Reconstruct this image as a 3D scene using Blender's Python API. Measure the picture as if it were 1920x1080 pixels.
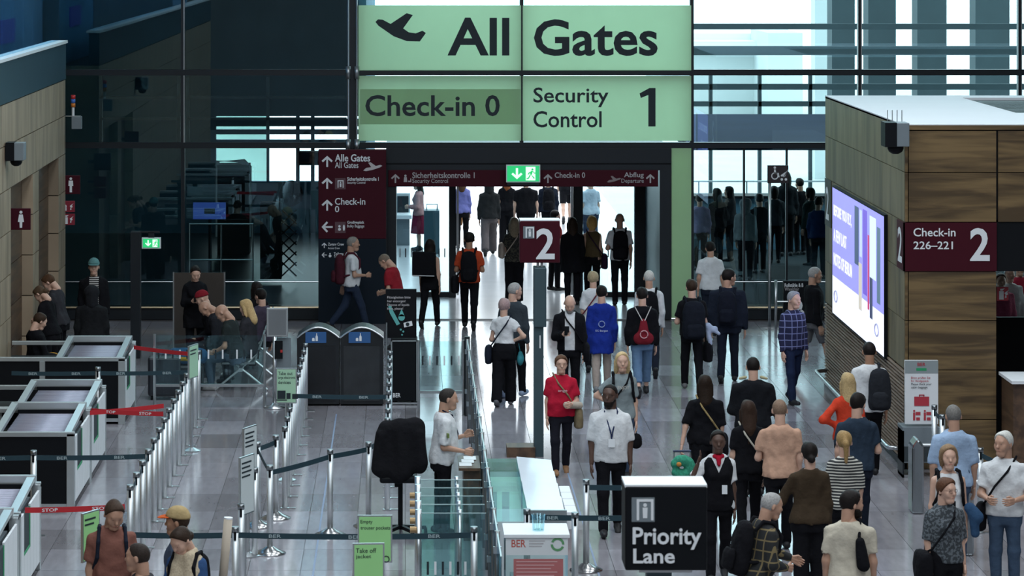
import bpy, math, random
import numpy as np
random.seed(7)
rad = math.radians
scene = bpy.context.scene
for _o in list(bpy.data.objects): bpy.data.objects.remove(_o)

# ---------------------------------------------------------------- camera, world, lights, exposure
F, VX, VY, CH = 5700.0, 760.0, -110.0, 7.2      # focal length in pixels, vanishing point, eye height
cam_d = bpy.data.cameras.new('camera'); cam = bpy.data.objects.new('camera', cam_d)
scene.collection.objects.link(cam); scene.camera = cam
cam.location = (0, 0, CH); cam.rotation_euler = (rad(90), 0, 0)
cam_d.sensor_width = 36; cam_d.lens = F / 1920 * 36
cam_d.shift_x = (960 - VX) / 1920; cam_d.shift_y = -(540 - VY) / 1920
cam_d.clip_end = 600
cam_d.dof.use_dof = True; cam_d.dof.focus_distance = 46; cam_d.dof.aperture_fstop = 6.3

w = bpy.data.worlds.new('sky'); scene.world = w; w.use_nodes = True
wn = w.node_tree; bg = wn.nodes['Background']
bg.inputs[0].default_value = (0.84, 0.94, 1.0, 1); bg.inputs[1].default_value = 3.4

def area(name, loc, sx, sy, power, col=(.86, .94, 1.0)):
    d = bpy.data.lights.new(name, 'AREA'); d.shape = 'RECTANGLE'; d.size = sx; d.size_y = sy
    d.energy = power; d.color = col
    o = bpy.data.objects.new(name, d); o.location = loc; scene.collection.objects.link(o); return o
for lx in (-2.5, 4.0, 10.5):                     # assumed ceiling lights, out of view; rear rows added to light camera-facing fronts
    for ly in (5, 14, 24, 33, 42):
        area('ceiling_fill', (lx, ly, 14.6), 3.0, 5.0, 430 if lx > 0 else 540)

vs = scene.view_settings
vs.view_transform = 'Standard'; vs.look = 'None'; vs.gamma = 1; vs.use_curve_mapping = False
vs.exposure = 0.0
scene.cycles.use_denoising = True
scene.cycles.max_bounces = 8; scene.cycles.transparent_max_bounces = 64
scene.cycles.diffuse_bounces = 3; scene.cycles.glossy_bounces = 3

# ---------------------------------------------------------------- materials
MC = {}
def nmat(name):
    m = bpy.data.materials.new(name); m.use_nodes = True
    nt = m.node_tree; nt.nodes.clear()
    out = nt.nodes.new('ShaderNodeOutputMaterial')
    return m, nt, out
def N(nt, t, **kw):
    n = nt.nodes.new(t)
    for k, v in kw.items(): setattr(n, k, v)
    return n
def c4(c): return (c[0], c[1], c[2], 1)
def plain(col, rough=.5, metal=0, noise=.06, scale=30, bump=0, name='paint', emit=0):
    spec = .12 if name in ('cloth', 'black_paint', 'hair', 'knit', 'navy_panel', 'blue_roof', 'darkened_floor', 'maroon_paint') else .5
    key = (name, tuple(col), rough, metal, noise, emit, bump)
    if key in MC: return MC[key]
    m, nt, out = nmat(name); b = N(nt, 'ShaderNodeBsdfPrincipled')
    b.inputs['Roughness'].default_value = rough; b.inputs['Metallic'].default_value = metal; b.inputs['Specular IOR Level'].default_value = spec
    tc = N(nt, 'ShaderNodeTexCoord'); nz = N(nt, 'ShaderNodeTexNoise'); nz.inputs['Scale'].default_value = scale
    nz.inputs['Detail'].default_value = 3
    nt.links.new(tc.outputs['Object'], nz.inputs['Vector'])
    mr = N(nt, 'ShaderNodeMapRange'); mr.inputs[3].default_value = 1 - noise * 2; mr.inputs[4].default_value = 1 + noise * 2
    nt.links.new(nz.outputs['Fac'], mr.inputs[0])
    mx = N(nt, 'ShaderNodeVectorMath', operation='SCALE'); mx.inputs[0].default_value = col[:3]
    nt.links.new(mr.outputs[0], mx.inputs['Scale']); nt.links.new(mx.outputs[0], b.inputs['Base Color'])
    if bump:
        bp = N(nt, 'ShaderNodeBump'); bp.inputs['Strength'].default_value = bump; bp.inputs['Distance'].default_value = .03 if name == 'cloth' else .01
        nt.links.new(nz.outputs['Fac'], bp.inputs['Height']); nt.links.new(bp.outputs[0], b.inputs['Normal'])
    if emit:
        b.inputs['Emission Color'].default_value = c4(col); b.inputs['Emission Strength'].default_value = emit
    nt.links.new(b.outputs[0], out.inputs[0]); MC[key] = m; return m
def cloth(col): return plain(col, .9, 0, .10, 13, .5, 'cloth')
def skin(col): return plain(col, .5, 0, .05, 25, 0, 'skin')
def metal(col=(.55, .57, .58), rough=.3): return plain(col, rough, 1, .04, 20, 0, 'steel')
def glass(tint, ior=1.5, rough=0.0, name='glass'):
    key = (name, tuple(tint), ior)
    if key in MC: return MC[key]
    m, nt, out = nmat(name)
    t = N(nt, 'ShaderNodeBsdfTransparent'); t.inputs[0].default_value = c4(tint)
    g = N(nt, 'ShaderNodeBsdfGlossy'); g.inputs['Roughness'].default_value = rough; g.inputs[0].default_value = (.62, .86, 1, 1)
    lw = N(nt, 'ShaderNodeLayerWeight'); lw.inputs[0].default_value = .5; pw = N(nt, 'ShaderNodeMath', operation='POWER'); pw.inputs[1].default_value = 5
    f0 = ((ior - 1) / (ior + 1)) ** 2; f = N(nt, 'ShaderNodeMath', operation='MULTIPLY_ADD'); f.inputs[1].default_value = 1 - f0; f.inputs[2].default_value = f0
    nt.links.new(lw.outputs['Facing'], pw.inputs[0]); nt.links.new(pw.outputs[0], f.inputs[0])
    mx = N(nt, 'ShaderNodeMixShader'); nt.links.new(f.outputs[0], mx.inputs[0])
    nt.links.new(t.outputs[0], mx.inputs[1]); nt.links.new(g.outputs[0], mx.inputs[2]); nt.links.new(mx.outputs[0], out.inputs[0])
    MC[key] = m; return m
def wood(c1, c2, axis=0, rough=.45, name='wood', veneer=0):
    key = (name, c1, c2, axis)
    if key in MC: return MC[key]
    m, nt, out = nmat(name); b = N(nt, 'ShaderNodeBsdfPrincipled'); b.inputs['Roughness'].default_value = rough
    geo = N(nt, 'ShaderNodeNewGeometry'); oi = N(nt, 'ShaderNodeObjectInfo')
    mp = N(nt, 'ShaderNodeMapping'); sc = [9, 9, 9]; sc[axis] = .8
    if veneer: sc = [.2, 3.4, .5]
    mp.inputs['Scale'].default_value = sc
    ad = N(nt, 'ShaderNodeVectorMath', operation='ADD')
    sv = N(nt, 'ShaderNodeVectorMath', operation='SCALE'); sv.inputs[0].default_value = (13, 29, 41)
    nt.links.new(oi.outputs['Random'], sv.inputs['Scale'])
    nt.links.new(geo.outputs['Position'], ad.inputs[0]); nt.links.new(sv.outputs[0], ad.inputs[1])
    nt.links.new(ad.outputs[0], mp.inputs[0])
    nz = N(nt, 'ShaderNodeTexNoise'); nz.inputs['Scale'].default_value = 1; nz.inputs['Detail'].default_value = 5
    nz.inputs['Distortion'].default_value = .6
    nt.links.new(mp.outputs[0], nz.inputs['Vector'])
    cr = N(nt, 'ShaderNodeValToRGB'); cr.color_ramp.elements[0].position = .36; cr.color_ramp.elements[1].position = .64
    cr.color_ramp.elements[0].color = c4(c1); cr.color_ramp.elements[1].color = c4(c2)
    nt.links.new(nz.outputs['Fac'], cr.inputs[0]); nt.links.new(cr.outputs[0], b.inputs['Base Color'])
    nt.links.new(b.outputs[0], out.inputs[0]); MC[key] = m; return m
def pattern(kind, ca, cb, cc=None):
    key = (kind, ca, cb)
    if key in MC: return MC[key]
    m, nt, out = nmat(kind + '_cloth'); b = N(nt, 'ShaderNodeBsdfPrincipled'); b.inputs['Roughness'].default_value = .9
    tc = N(nt, 'ShaderNodeTexCoord'); sp = N(nt, 'ShaderNodeSeparateXYZ'); nt.links.new(tc.outputs['Object'], sp.inputs[0])
    def band(sock, freq, duty):
        mu = N(nt, 'ShaderNodeMath', operation='MULTIPLY'); mu.inputs[1].default_value = freq; nt.links.new(sock, mu.inputs[0])
        fr = N(nt, 'ShaderNodeMath', operation='FRACT'); nt.links.new(mu.outputs[0], fr.inputs[0])
        lt = N(nt, 'ShaderNodeMath', operation='LESS_THAN'); lt.inputs[1].default_value = duty; nt.links.new(fr.outputs[0], lt.inputs[0]); return lt.outputs[0]
    def mix(f, a, c):
        mx = N(nt, 'ShaderNodeMix', data_type='RGBA'); nt.links.new(f, mx.inputs[0])
        for s, v in ((mx.inputs[6], a), (mx.inputs[7], c)):
            if isinstance(v, tuple): s.default_value = c4(v)
            else: nt.links.new(v, s)
        return mx.outputs[2]
    if kind == 'striped': col = mix(band(sp.outputs[2], 30, .42), ca, cb)
    elif kind == 'plaid':
        col = mix(band(sp.outputs[2], 10, .14), mix(band(sp.outputs[0], 11, .14), ca, cb), cb)
        col = mix(band(sp.outputs[2], 5, .3), col, mix(band(sp.outputs[0], 5.5, .3), cc or ca, cb)) if cc else col
    else:   # mottled print
        nz = N(nt, 'ShaderNodeTexNoise'); nz.inputs['Scale'].default_value = 38; nz.inputs['Detail'].default_value = 4
        nt.links.new(tc.outputs['Object'], nz.inputs['Vector'])
        st = N(nt, 'ShaderNodeMath', operation='GREATER_THAN'); st.inputs[1].default_value = .52; nt.links.new(nz.outputs['Fac'], st.inputs[0])
        col = mix(st.outputs[0], ca, cb)
    nt.links.new(col, b.inputs['Base Color']); nt.links.new(b.outputs[0], out.inputs[0]); MC[key] = m; return m
def film(col):   # translucent printed film on glass, lit from both sides
    m, nt, out = nmat('sign_film'); d = N(nt, 'ShaderNodeBsdfDiffuse'); t = N(nt, 'ShaderNodeBsdfTranslucent')
    tc = N(nt, 'ShaderNodeTexCoord'); nz = N(nt, 'ShaderNodeTexNoise'); nz.inputs['Scale'].default_value = 1.5
    nt.links.new(tc.outputs['Object'], nz.inputs['Vector'])
    cr = N(nt, 'ShaderNodeValToRGB'); cr.color_ramp.elements[0].color = c4([x * .9 for x in col]); cr.color_ramp.elements[1].color = c4(col)
    nt.links.new(nz.outputs['Fac'], cr.inputs[0])
    for s in (d, t): nt.links.new(cr.outputs[0], s.inputs[0])
    mx = N(nt, 'ShaderNodeMixShader'); mx.inputs[0].default_value = .40
    nt.links.new(d.outputs[0], mx.inputs[1]); nt.links.new(t.outputs[0], mx.inputs[2]); nt.links.new(mx.outputs[0], out.inputs[0]); return m
def floor_mat():
    m, nt, out = nmat('polished_stone'); b = N(nt, 'ShaderNodeBsdfPrincipled')
    geo = N(nt, 'ShaderNodeNewGeometry'); dv = N(nt, 'ShaderNodeVectorMath', operation='DIVIDE'); dv.inputs[1].default_value = (.6, 1.2, 1)
    fl = N(nt, 'ShaderNodeVectorMath', operation='FLOOR'); wnz = N(nt, 'ShaderNodeTexWhiteNoise', noise_dimensions='2D')
    nt.links.new(geo.outputs['Position'], dv.inputs[0]); nt.links.new(dv.outputs[0], fl.inputs[0]); nt.links.new(fl.outputs[0], wnz.inputs['Vector'])
    cr = N(nt, 'ShaderNodeValToRGB'); cr.color_ramp.elements[0].color = (.20, .19, .205, 1); cr.color_ramp.elements[1].color = (.34, .33, .365, 1)
    nt.links.new(wnz.outputs['Value'], cr.inputs[0])
    mp = N(nt, 'ShaderNodeMapping'); mp.inputs['Scale'].default_value = (6, 1.2, 1); nz = N(nt, 'ShaderNodeTexNoise'); nz.inputs['Scale'].default_value = 2; nz.inputs['Detail'].default_value = 3
    nt.links.new(geo.outputs['Position'], mp.inputs[0]); nt.links.new(mp.outputs[0], nz.inputs['Vector'])
    mr = N(nt, 'ShaderNodeMapRange'); mr.inputs[3].default_value = .78; mr.inputs[4].default_value = 1.22; nt.links.new(nz.outputs['Fac'], mr.inputs[0])
    sc = N(nt, 'ShaderNodeVectorMath', operation='SCALE'); nt.links.new(cr.outputs[0], sc.inputs[0]); nt.links.new(mr.outputs[0], sc.inputs['Scale'])
    nt.links.new(sc.outputs[0], b.inputs['Base Color'])
    r2 = N(nt, 'ShaderNodeMapRange'); r2.inputs[3].default_value = .10; r2.inputs[4].default_value = .15; nt.links.new(nz.outputs['Fac'], r2.inputs[0])
    nt.links.new(r2.outputs[0], b.inputs['Roughness']); b.inputs['IOR'].default_value = 1.75
    nt.links.new(b.outputs[0], out.inputs[0]); return m
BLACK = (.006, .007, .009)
M_steel = metal(); M_darkmetal = plain((.012, .016, .021), .4, .3, .04, 8, 0, 'dark_steel')
M_white = plain((.72, .74, .76), .45, 0, .03, 6, 0, 'white_paint'); M_black = plain(BLACK, .5, 0, .05, 10, 0, 'black_paint')
M_maroon = plain((.050, .0055, .012), .55, 0, .03, 8, 0, 'maroon_paint'); M_letter = plain((.72, .74, .76), .6, 0, .01, 5, 0, 'white_print')
M_ink = plain((.006, .016, .022), .6, 0, .01, 5, 0, 'dark_print'); M_grey = plain((.16, .19, .21), .5, 0, .04, 6, 0, 'grey_paint')
M_belt = plain((.008, .035, .05), .7, 0, .05, 20, 0, 'belt_webbing'); M_red = plain((.45, .012, .02), .7, 0, .05, 20, 0, 'red_webbing')
M_signgreen = plain((.30, .62, .24), .6, 0, .02, 5, 0, 'green_print')

# ---------------------------------------------------------------- mesh helpers
ORG = {}
def link(o): scene.collection.objects.link(o); return o
def tag(o, label=None, cat=None, group=None, kind=None):
    if label: o['label'] = label
    if cat: o['category'] = cat
    if group: o['group'] = group
    if kind: o['kind'] = kind
    return o
def thing(name, label, cat, loc=(0, 0, 0), rz=0, group=None, kind=None):
    o = link(bpy.data.objects.new(name, None)); o.location = loc; o.rotation_euler = (0, 0, rad(rz)); o.empty_display_size = .2
    ORG[o] = tuple(loc) if rz == 0 else (0, 0, 0)
    return tag(o, label, cat, group, kind)
class MB:
    def __init__(s): s.v = []; s.f = []
    def box(s, x0, x1, y0, y1, z0, z1):
        n = len(s.v); s.v += [(x, y, z) for z in (z0, z1) for y in (y0, y1) for x in (x0, x1)]
        s.f += [tuple(n + i for i in q) for q in ((0, 2, 3, 1), (4, 5, 7, 6), (0, 1, 5, 4), (2, 6, 7, 3), (0, 4, 6, 2), (1, 3, 7, 5))]; return s
    def bar(s, p, q, wd, ht):        # rectangular bar from p to q
        p, q = np.array(p, float), np.array(q, float); d = (q - p) / np.linalg.norm(q - p)
        u = np.cross(d, (0, 0, 1)); u = u / np.linalg.norm(u) if np.linalg.norm(u) > 1e-4 else np.array((1., 0, 0)); t = np.cross(u, d)
        n = len(s.v)
        for e in (p, q):
            for a, b in ((-1, -1), (1, -1), (1, 1), (-1, 1)): s.v.append(tuple(e + u * a * wd / 2 + t * b * ht / 2))
        s.f += [tuple(n + i for i in f) for f in ((0, 1, 2, 3), (7, 6, 5, 4), (0, 4, 5, 1), (1, 5, 6, 2), (2, 6, 7, 3), (3, 7, 4, 0))]; return s
    def tube(s, pts, r, n=10):
        pts = [np.array(p, float) for p in pts]; k = len(s.v); rs = r if isinstance(r, (list, tuple)) else [r] * len(pts)
        for i, p in enumerate(pts):
            d = pts[min(i + 1, len(pts) - 1)] - pts[max(i - 1, 0)]; d /= np.linalg.norm(d)
            u = np.cross(d, (0, 0, 1) if abs(d[2]) < .9 else (1, 0, 0)); u /= np.linalg.norm(u); t = np.cross(d, u)
            for j in range(n): a = 2 * math.pi * j / n; s.v.append(tuple(p + rs[i] * (u * math.cos(a) + t * math.sin(a))))
        for i in range(len(pts) - 1):
            for j in range(n): a, b = k + i * n + j, k + i * n + (j + 1) % n; s.f.append((a, b, b + n, a + n))
        s.f.append(tuple(k + j for j in reversed(range(n)))); s.f.append(tuple(k + (len(pts) - 1) * n + j for j in range(n))); return s
    def lathe(s, prof, c=(0, 0, 0), n=20):
        k = len(s.v)
        for r, z in prof:
            for j in range(n): a = 2 * math.pi * j / n; s.v.append((c[0] + r * math.cos(a), c[1] + r * math.sin(a), c[2] + z))
        for i in range(len(prof) - 1):
            for j in range(n): a, b = k + i * n + j, k + i * n + (j + 1) % n; s.f.append((a, b, b + n, a + n))
        s.f.append(tuple(k + j for j in reversed(range(n)))); s.f.append(tuple(k + (len(prof) - 1) * n + j for j in range(n))); return s
    def poly(s, pts, y, d=.004):     # xz outline facing -y, thickness d
        n = len(s.v); m = len(pts)
        ar = sum(pts[i][0] * pts[(i + 1) % m][1] - pts[(i + 1) % m][0] * pts[i][1] for i in range(m))
        if ar < 0: pts = pts[::-1]
        s.v += [(p[0], y, p[1]) for p in pts] + [(p[0], y + d, p[1]) for p in pts]
        s.f.append(tuple(range(n, n + m))); s.f.append(tuple(reversed(range(n + m, n + 2 * m))))
        for i in range(m): j = (i + 1) % m; s.f.append((n + i, n + m + i, n + m + j, n + j))
        return s
    def build(s, name, mat, parent=None, local=False, loc=None, smooth=False, bevel=0):
        o_ = (0, 0, 0)
        if parent is not None and not local: o_ = ORG.get(parent, (0, 0, 0))
        if parent is None and loc is not None: o_ = loc
        me = bpy.data.meshes.new(name)
        me.from_pydata([(x - o_[0], y - o_[1], z - o_[2]) for x, y, z in s.v], [], s.f); me.materials.append(mat)
        if smooth: me.polygons.foreach_set('use_smooth', [len(f) == 4 for f in s.f])
        o = link(bpy.data.objects.new(name, me))
        if parent is not None: o.parent = parent; ORG[o] = ORG.get(parent, (0, 0, 0))
        elif loc is not None: o.location = loc; ORG[o] = tuple(loc)
        if bevel: b = o.modifiers.new('Bevel', 'BEVEL'); b.width = bevel; b.segments = 2; b.limit_method = 'ANGLE'
        return o
def box(name, mat, parent, x0, x1, y0, y1, z0, z1, bevel=0, loc=None):
    return MB().box(x0, x1, y0, y1, z0, z1).build(name, mat, parent, loc=loc, bevel=bevel)
def px(x, Y): return (x - VX) * Y / F
def pz(y, Y): return CH - (y - VY) * Y / F
def gy(y): return F * CH / (y - VY)
def rect(x0, x1, y0, y1, Y): return px(x0, Y), px(x1, Y), pz(y1, Y), pz(y0, Y)

_tm = {}
def txt_mesh(s, bold):
    if s == '1': return np.array([(.55, 0), (1, 0), (1, 1), (.62, 1), (0, .86), (.08, .74), (.55, .82)]), [tuple(range(7))]
    if (s, bold) in _tm: return _tm[(s, bold)]
    cu = bpy.data.curves.new('t', 'FONT'); cu.body = s; cu.offset = bold; cu.resolution_u = 3; cu.fill_mode = 'FRONT'
    o = link(bpy.data.objects.new('t', cu)); bpy.context.view_layer.update()
    me = bpy.data.meshes.new_from_object(o.evaluated_get(bpy.context.evaluated_depsgraph_get()))
    V = np.array([v.co[:2] for v in me.vertices]); Q = [tuple(p.vertices) for p in me.polygons]
    bpy.data.objects.remove(o); bpy.data.curves.remove(cu); bpy.data.meshes.remove(me)
    lo, hi = V.min(0), V.max(0); V = (V - lo) / (hi - lo); _tm[(s, bold)] = (V, Q); return V, Q
def txt(s, parent, x0, x1, z0, z1, y, mat, bold=.012, name='lettering', plane=None):
    """lettering fitted to a box in the xz plane facing -y (or to plane(u, v))"""
    V, Q = txt_mesh(s, bold); mb = MB()
    mb.v = [plane(x0 + (x1 - x0) * u, z0 + (z1 - z0) * v) if plane else (x0 + (x1 - x0) * u, y, z0 + (z1 - z0) * v) for u, v in V]; mb.f = Q
    return mb.build(name, mat, parent)
def ptxt(s, parent, x0, x1, y0, y1, Y, mat, bold=.012, dy=.012):   # box given in photograph pixels on the plane at depth Y
    a, b, c, d = rect(x0, x1, y0, y1, Y); return txt(s, parent, a, b, c, d, Y - dy, mat, bold)
def icon(parts, parent, x0, z0, h, y, mat, name='pictogram'):
    mb = MB()
    for p in parts: mb.poly([(x0 + a * h, z0 + b * h) for a, b in p], y)
    return mb.build(name, mat, parent)
def disc(cx, cz, r, n=14, rz=None): return [(cx + r * math.cos(2 * math.pi * i / n), cz + (rz or r) * math.sin(2 * math.pi * i / n)) for i in range(n)]
def ring(cx, cz, r, t, n=16): return [[(cx + q * math.cos(2 * math.pi * j / n), cz + q * math.sin(2 * math.pi * j / n)) for q, j in ((r, i), (r, i + 1), (r - t, i + 1), (r - t, i))] for i in range(n)]
I_up = [[(.42, 0), (.58, 0), (.58, .75), (.42, .75)], [(.5, 1), (.0, .55), (.12, .42), (.5, .76), (.88, .42), (1, .55)]]
I_left = [[(z, x) for x, z in p] for p in [[(a, 1 - b) for a, b in q] for q in I_up]]
I_down = [[(.40, 1), (.60, 1), (.60, .3), (.40, .3)], [(.5, 0), (.0, .45), (.14, .58), (.5, .26), (.86, .58), (1, .45)]]
I_man = [disc(.2, .91, .09), [(.06, .78), (.34, .78), (.36, .42), (.28, .42), (.28, 0), (.12, 0), (.12, .42), (.04, .42)]]
I_woman = [disc(.2, .91, .09), [(.09, .78), (.31, .78), (.38, .34), (.28, .34), (.27, 0), (.13, 0), (.12, .34), (.02, .34)]]
I_plane = [[(0, .60), (.05, .70), (.30, .62), (.66, .92), (.74, .86), (.54, .52), (.92, .30), (1, .18), (.86, .08), (.62, .12), (.30, .36)]]
I_plane_r = [[(1 - a, b * .5) for a, b in p] for p in [[(0, .62), (.10, .72), (.34, .60), (.62, 1), (.74, .95), (.58, .48), (.85, .40), (1, .12), (.86, .06), (.5, .2), (.12, .46)]]]
I_gate = [[(0, 0), (.12, 0), (.12, 1), (0, 1)], [(.12, .88), (.68, .88), (.68, 1), (.12, 1)], [(.68, 0), (.8, 0), (.8, 1), (.68, 1)], disc(.4, .72, .09), [(.28, .6), (.52, .6), (.5, .1), (.3, .1)]]
I_run = [disc(.62, .88, .09), [(.50, .78), (.66, .74), (.56, .42), (.40, .46)], [(.5, .44), (.58, .40), (.82, .16), (.74, .08)], [(.40, .46), (.48, .40), (.30, .08), (.12, .06), (.12, .14), (.24, .16)], [(.52, .74), (.30, .62), (.22, .46), (.30, .44), (.38, .56), (.56, .66)], [(.62, .70), (.80, .52), (.94, .58), (.92, .64), (.80, .60), (.68, .74)]]
# ================================================================ THE SETTING
M_floor = floor_mat(); YF = 58.0
def struct(name): o = thing(name, None, None); o['kind'] = 'structure'; return o
M_joint = plain((.06, .055, .055), .6, 0, .05, 5, 0, 'joint')
fl = MB().box(-30, 30, -8, YF, -.3, -.012).build('floor', M_joint, loc=(0, 0, 0)); fl['kind'] = 'structure'
tl = MB().box(-.297, .297, -.597, .597, -.012, 0)
tm = bpy.data.meshes.new('floor_tile'); tm.from_pydata(tl.v, [], tl.f); tm.materials.append(M_floor)
tiles = []
for i in range(-18, 26):
    for j in range(0, 49):
        cx, cy = .6 * i + .3, 1.2 * j + .6
        if cy > YF - .5: continue
        u = VX + F * cx / max(cy, 1); v = VY + F * CH / max(cy, 1)
        tiles.append((not (-40 < u < 1960 and v < 1110), -cy, cx, cy))
near = sorted([t for t in tiles if not t[0]], key=lambda t: t[3])
rest = MB()
for k, (_, _, cx, cy) in enumerate(near + [t for t in tiles if t[0]]):
    if k < 300:
        o = link(bpy.data.objects.new('floor_tile', tm)); o.location = (cx, cy, 0); o.parent = fl
    else: rest.box(cx - .297, cx + .297, cy - .597, cy + .597, -.012, 0)
rest.build('floor_tiles_beyond', M_floor, fl)['kind'] = 'stuff'
tape = plain((.20, .26, .38), .6, 0, .1, 8, 0, 'blue_tape')
for x, y0, y1 in ((-1.05, 28, 46.3), (2.2, 34, 42)):
    tag(box('floor_tape', tape, None, x - .011, x + .011, y0, y1, .0, .002, loc=(x, y0, 0)), 'faded blue guide line taped on the floor %s' % ('between the two rows of queue posts' if x < 0 else 'beside the white tray table'), 'tape')
box('floor_beyond', plain((.45, .46, .48), .2, 0, .05, 2, 0, 'brightened_floor'), None, -.75, 5.6, YF, 130, -.3, -.002)['kind'] = 'structure'  # brightness beyond the doors is put into a paler floor colour
box('floor_darkened', plain((.02, .028, .032), .8, 0, .1, 4, 0, 'darkened_floor'), None, 5.6, 30, YF, 72.5, -.3, -.002)['kind'] = 'structure'  # dark floor colour stands in for the shade beyond the glass
box('floor_forecourt', plain((.55, .58, .58), .8, 0, .08, .6, 0, 'pale_paving'), None, 5.6, 40, 72.5, 150, -.3, -.002)['kind'] = 'structure'
box('floor_annex', plain((.03, .04, .045), .3, 0, .1, 4, 0, 'dark_stone'), None, -13, -.75, YF, 76, -.3, -.002)['kind'] = 'structure'
M_conc = plain((.30, .30, .30), .8, 0, .1, 1, 0, 'grey_plaster')
box('ceiling', M_conc, None, -30, 30, -8, YF + .3, 15.2, 15.5)['kind'] = 'structure'
box('wall_rear', M_conc, None, -30, 30, -8.3, -8, -.3, 15.5)['kind'] = 'structure'
box('wall_right', M_conc, None, 28, 28.3, -8, YF, -.3, 15.5)['kind'] = 'structure'

# ---------------------------------------------------------------- glass facade
fac = struct('wall_back'); fac.location = (0, YF, 0); ORG[fac] = (0, YF, 0)
G = glass((.80, .93, .94), 1.75, 0, 'facade_glass'); G2 = glass((.82, .94, .96), 1.6, 0, 'door_glass')
cols = [-9.7] + [px(p, YF) for p in (22, 343, 661, 978, 1297, 1612, 1912)] + [px(2230, YF), px(2550, YF), 24]
rows = [.2, 3.31, 4.70, 7.4, 11, 15.2]
for i in range(len(cols) - 1):
    for j in range(5):
        if j == 0 and i in (3, 4): continue
        o = box('glass_pane', G, fac, cols[i] + .03, cols[i + 1] - .03, YF, YF + .004, rows[j] + .05, rows[j + 1] - .05)
for i, x in enumerate(cols):
    wd = .065 if i == 3 else .035
    for a, b in ((.2, 3.27), (3.35, 4.66), (4.74, 15.2)):
        if a < 1 and i == 4: continue
        box('mullion', M_darkmetal, fac, x - wd, x + wd, YF - .05, YF + .12, a, b)
    if i in (2, 6, 7): box('mullion_cap', M_steel, fac, x + wd - .02, x + wd, YF - .056, YF - .05, 3.35, 9)
for z in rows[1:5]: box('transom', M_darkmetal, fac, -9.7, 24, YF - .07, YF + .14, z - .055, z + .055)
for x in (px(653, YF), px(669, YF)):
    MB().tube([(x, YF - .10, 3.2), (x, YF - .10, 9)], .018).build('tension_rod', M_steel, fac)
    for z in (3.31, 4.70): MB().tube([(x, YF - .10, z - .12), (x, YF - .10, z + .12)], .05, 12).build('rod_clamp', metal((.4, .42, .43), .4), fac, smooth=True)
for a, b, yy in ((188, 335, 183), (352, 650, 183), (188, 335, 223), (352, 650, 223)):
    box('window_bar', M_darkmetal, fac, px(a, YF), px(b, YF), YF + .02, YF + .1, pz(yy + 2.5, YF), pz(yy - 2.5, YF))
for x in (188, 335, 352, 502): box('window_bar', M_darkmetal, fac, px(x - 3, YF), px(x + 3, YF), YF + .02, YF + .1, 3.36, 4.62)
for a, b in ((-9.7, px(724, YF)), (px(1297, YF), 24)):
    box('sill', M_darkmetal, fac, a, b, YF - .1, YF + .15, 0, .2)
    MB().tube([(a, YF - .14, .23), (b, YF - .14, .23)], .022, 8).build('bumper_rail', plain((.42, .34, .22), .35, .8, .04, 8, 0, 'brass'), fac)
    MB().tube([(a, YF - .14, .72), (b, YF - .14, .72)], .012, 8).build('rail', M_steel, fac)
for u in (1395, 1475): box('mullion', M_darkmetal, fac, px(u, YF) - .02, px(u, YF) + .02, YF - .02, YF + .05, .2, 3.27)

# ---------------------------------------------------------------- entrance portal with inner glass doors
D = struct('door_1'); D.location = (px(990, YF), YF, 0); ORG[D] = tuple(D.location); YD = 61.5
box('portal_header', M_darkmetal, D, px(724, YF), px(1258, YF), YF - .12, YD, 2.84, 3.26)
box('header_groove', M_black, D, px(724, YF), px(1258, YF), YF - .125, YF - .12, 2.95, 2.98)
box('portal_jamb', M_darkmetal, D, px(724, YF), px(743, YF), YF - .12, YD, 0, 2.84)
box('portal_jamb', M_darkmetal, D, px(1236, YF), px(1258, YF), YF - .12, YD, 0, 2.84)
for a, b in ((842, 855), (1075, 1093), (1190, 1240), (726, 744)): box('door_post', M_darkmetal, D, px(a, YD), px(b, YD), YD, YD + .2, 0, 2.9)
for a, b in ((744, 842), (1093, 1190)):
    box('glass_pane', G2, D, px(a, YD), px(b, YD), YD + .1, YD + .104, .1, 2.9); box('door_rail', M_darkmetal, D, px(a, YD), px(b, YD), YD + .05, YD + .15, 0, .1)
    for k in range(9): x = px(a + 6 + k * 10.5, YD); box('glass_mark', M_ink if k % 2 else M_letter, D, x - .012, x + .012, YD + .09, YD + .095, .80, .98)
for x in (858, 1072): box('door_leaf_edge', M_steel, D, px(x - 2, YD), px(x + 2, YD), YD - .05, YD + .05, .05, 2.85)

# ---------------------------------------------------------------- rooms and structures beyond the glass
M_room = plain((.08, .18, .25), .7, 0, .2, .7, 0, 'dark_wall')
an = struct('wall_annex'); an.location = (-6, 75, 0); ORG[an] = (-6, 75, 0); YB = 75.0
def hole(a, b, c, d): return rect(a, b, c, d, YB)
hx0, hx1, hz0, hz1 = hole(405, 700, 277, 340)
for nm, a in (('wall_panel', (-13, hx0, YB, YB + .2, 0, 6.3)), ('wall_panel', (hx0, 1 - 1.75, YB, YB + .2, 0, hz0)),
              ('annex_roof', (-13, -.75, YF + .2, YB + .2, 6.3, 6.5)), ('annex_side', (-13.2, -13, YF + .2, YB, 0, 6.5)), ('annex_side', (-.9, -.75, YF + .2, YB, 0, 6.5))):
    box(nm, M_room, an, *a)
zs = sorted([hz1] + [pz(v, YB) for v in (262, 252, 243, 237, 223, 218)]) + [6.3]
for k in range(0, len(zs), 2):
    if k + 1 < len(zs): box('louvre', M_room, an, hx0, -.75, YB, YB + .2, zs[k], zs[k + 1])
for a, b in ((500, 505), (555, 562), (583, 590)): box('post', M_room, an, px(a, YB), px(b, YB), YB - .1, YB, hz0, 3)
pale = plain((.35, .52, .45), .7, 0, .1, 1.5, 0, 'pale_green_panel')
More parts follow.
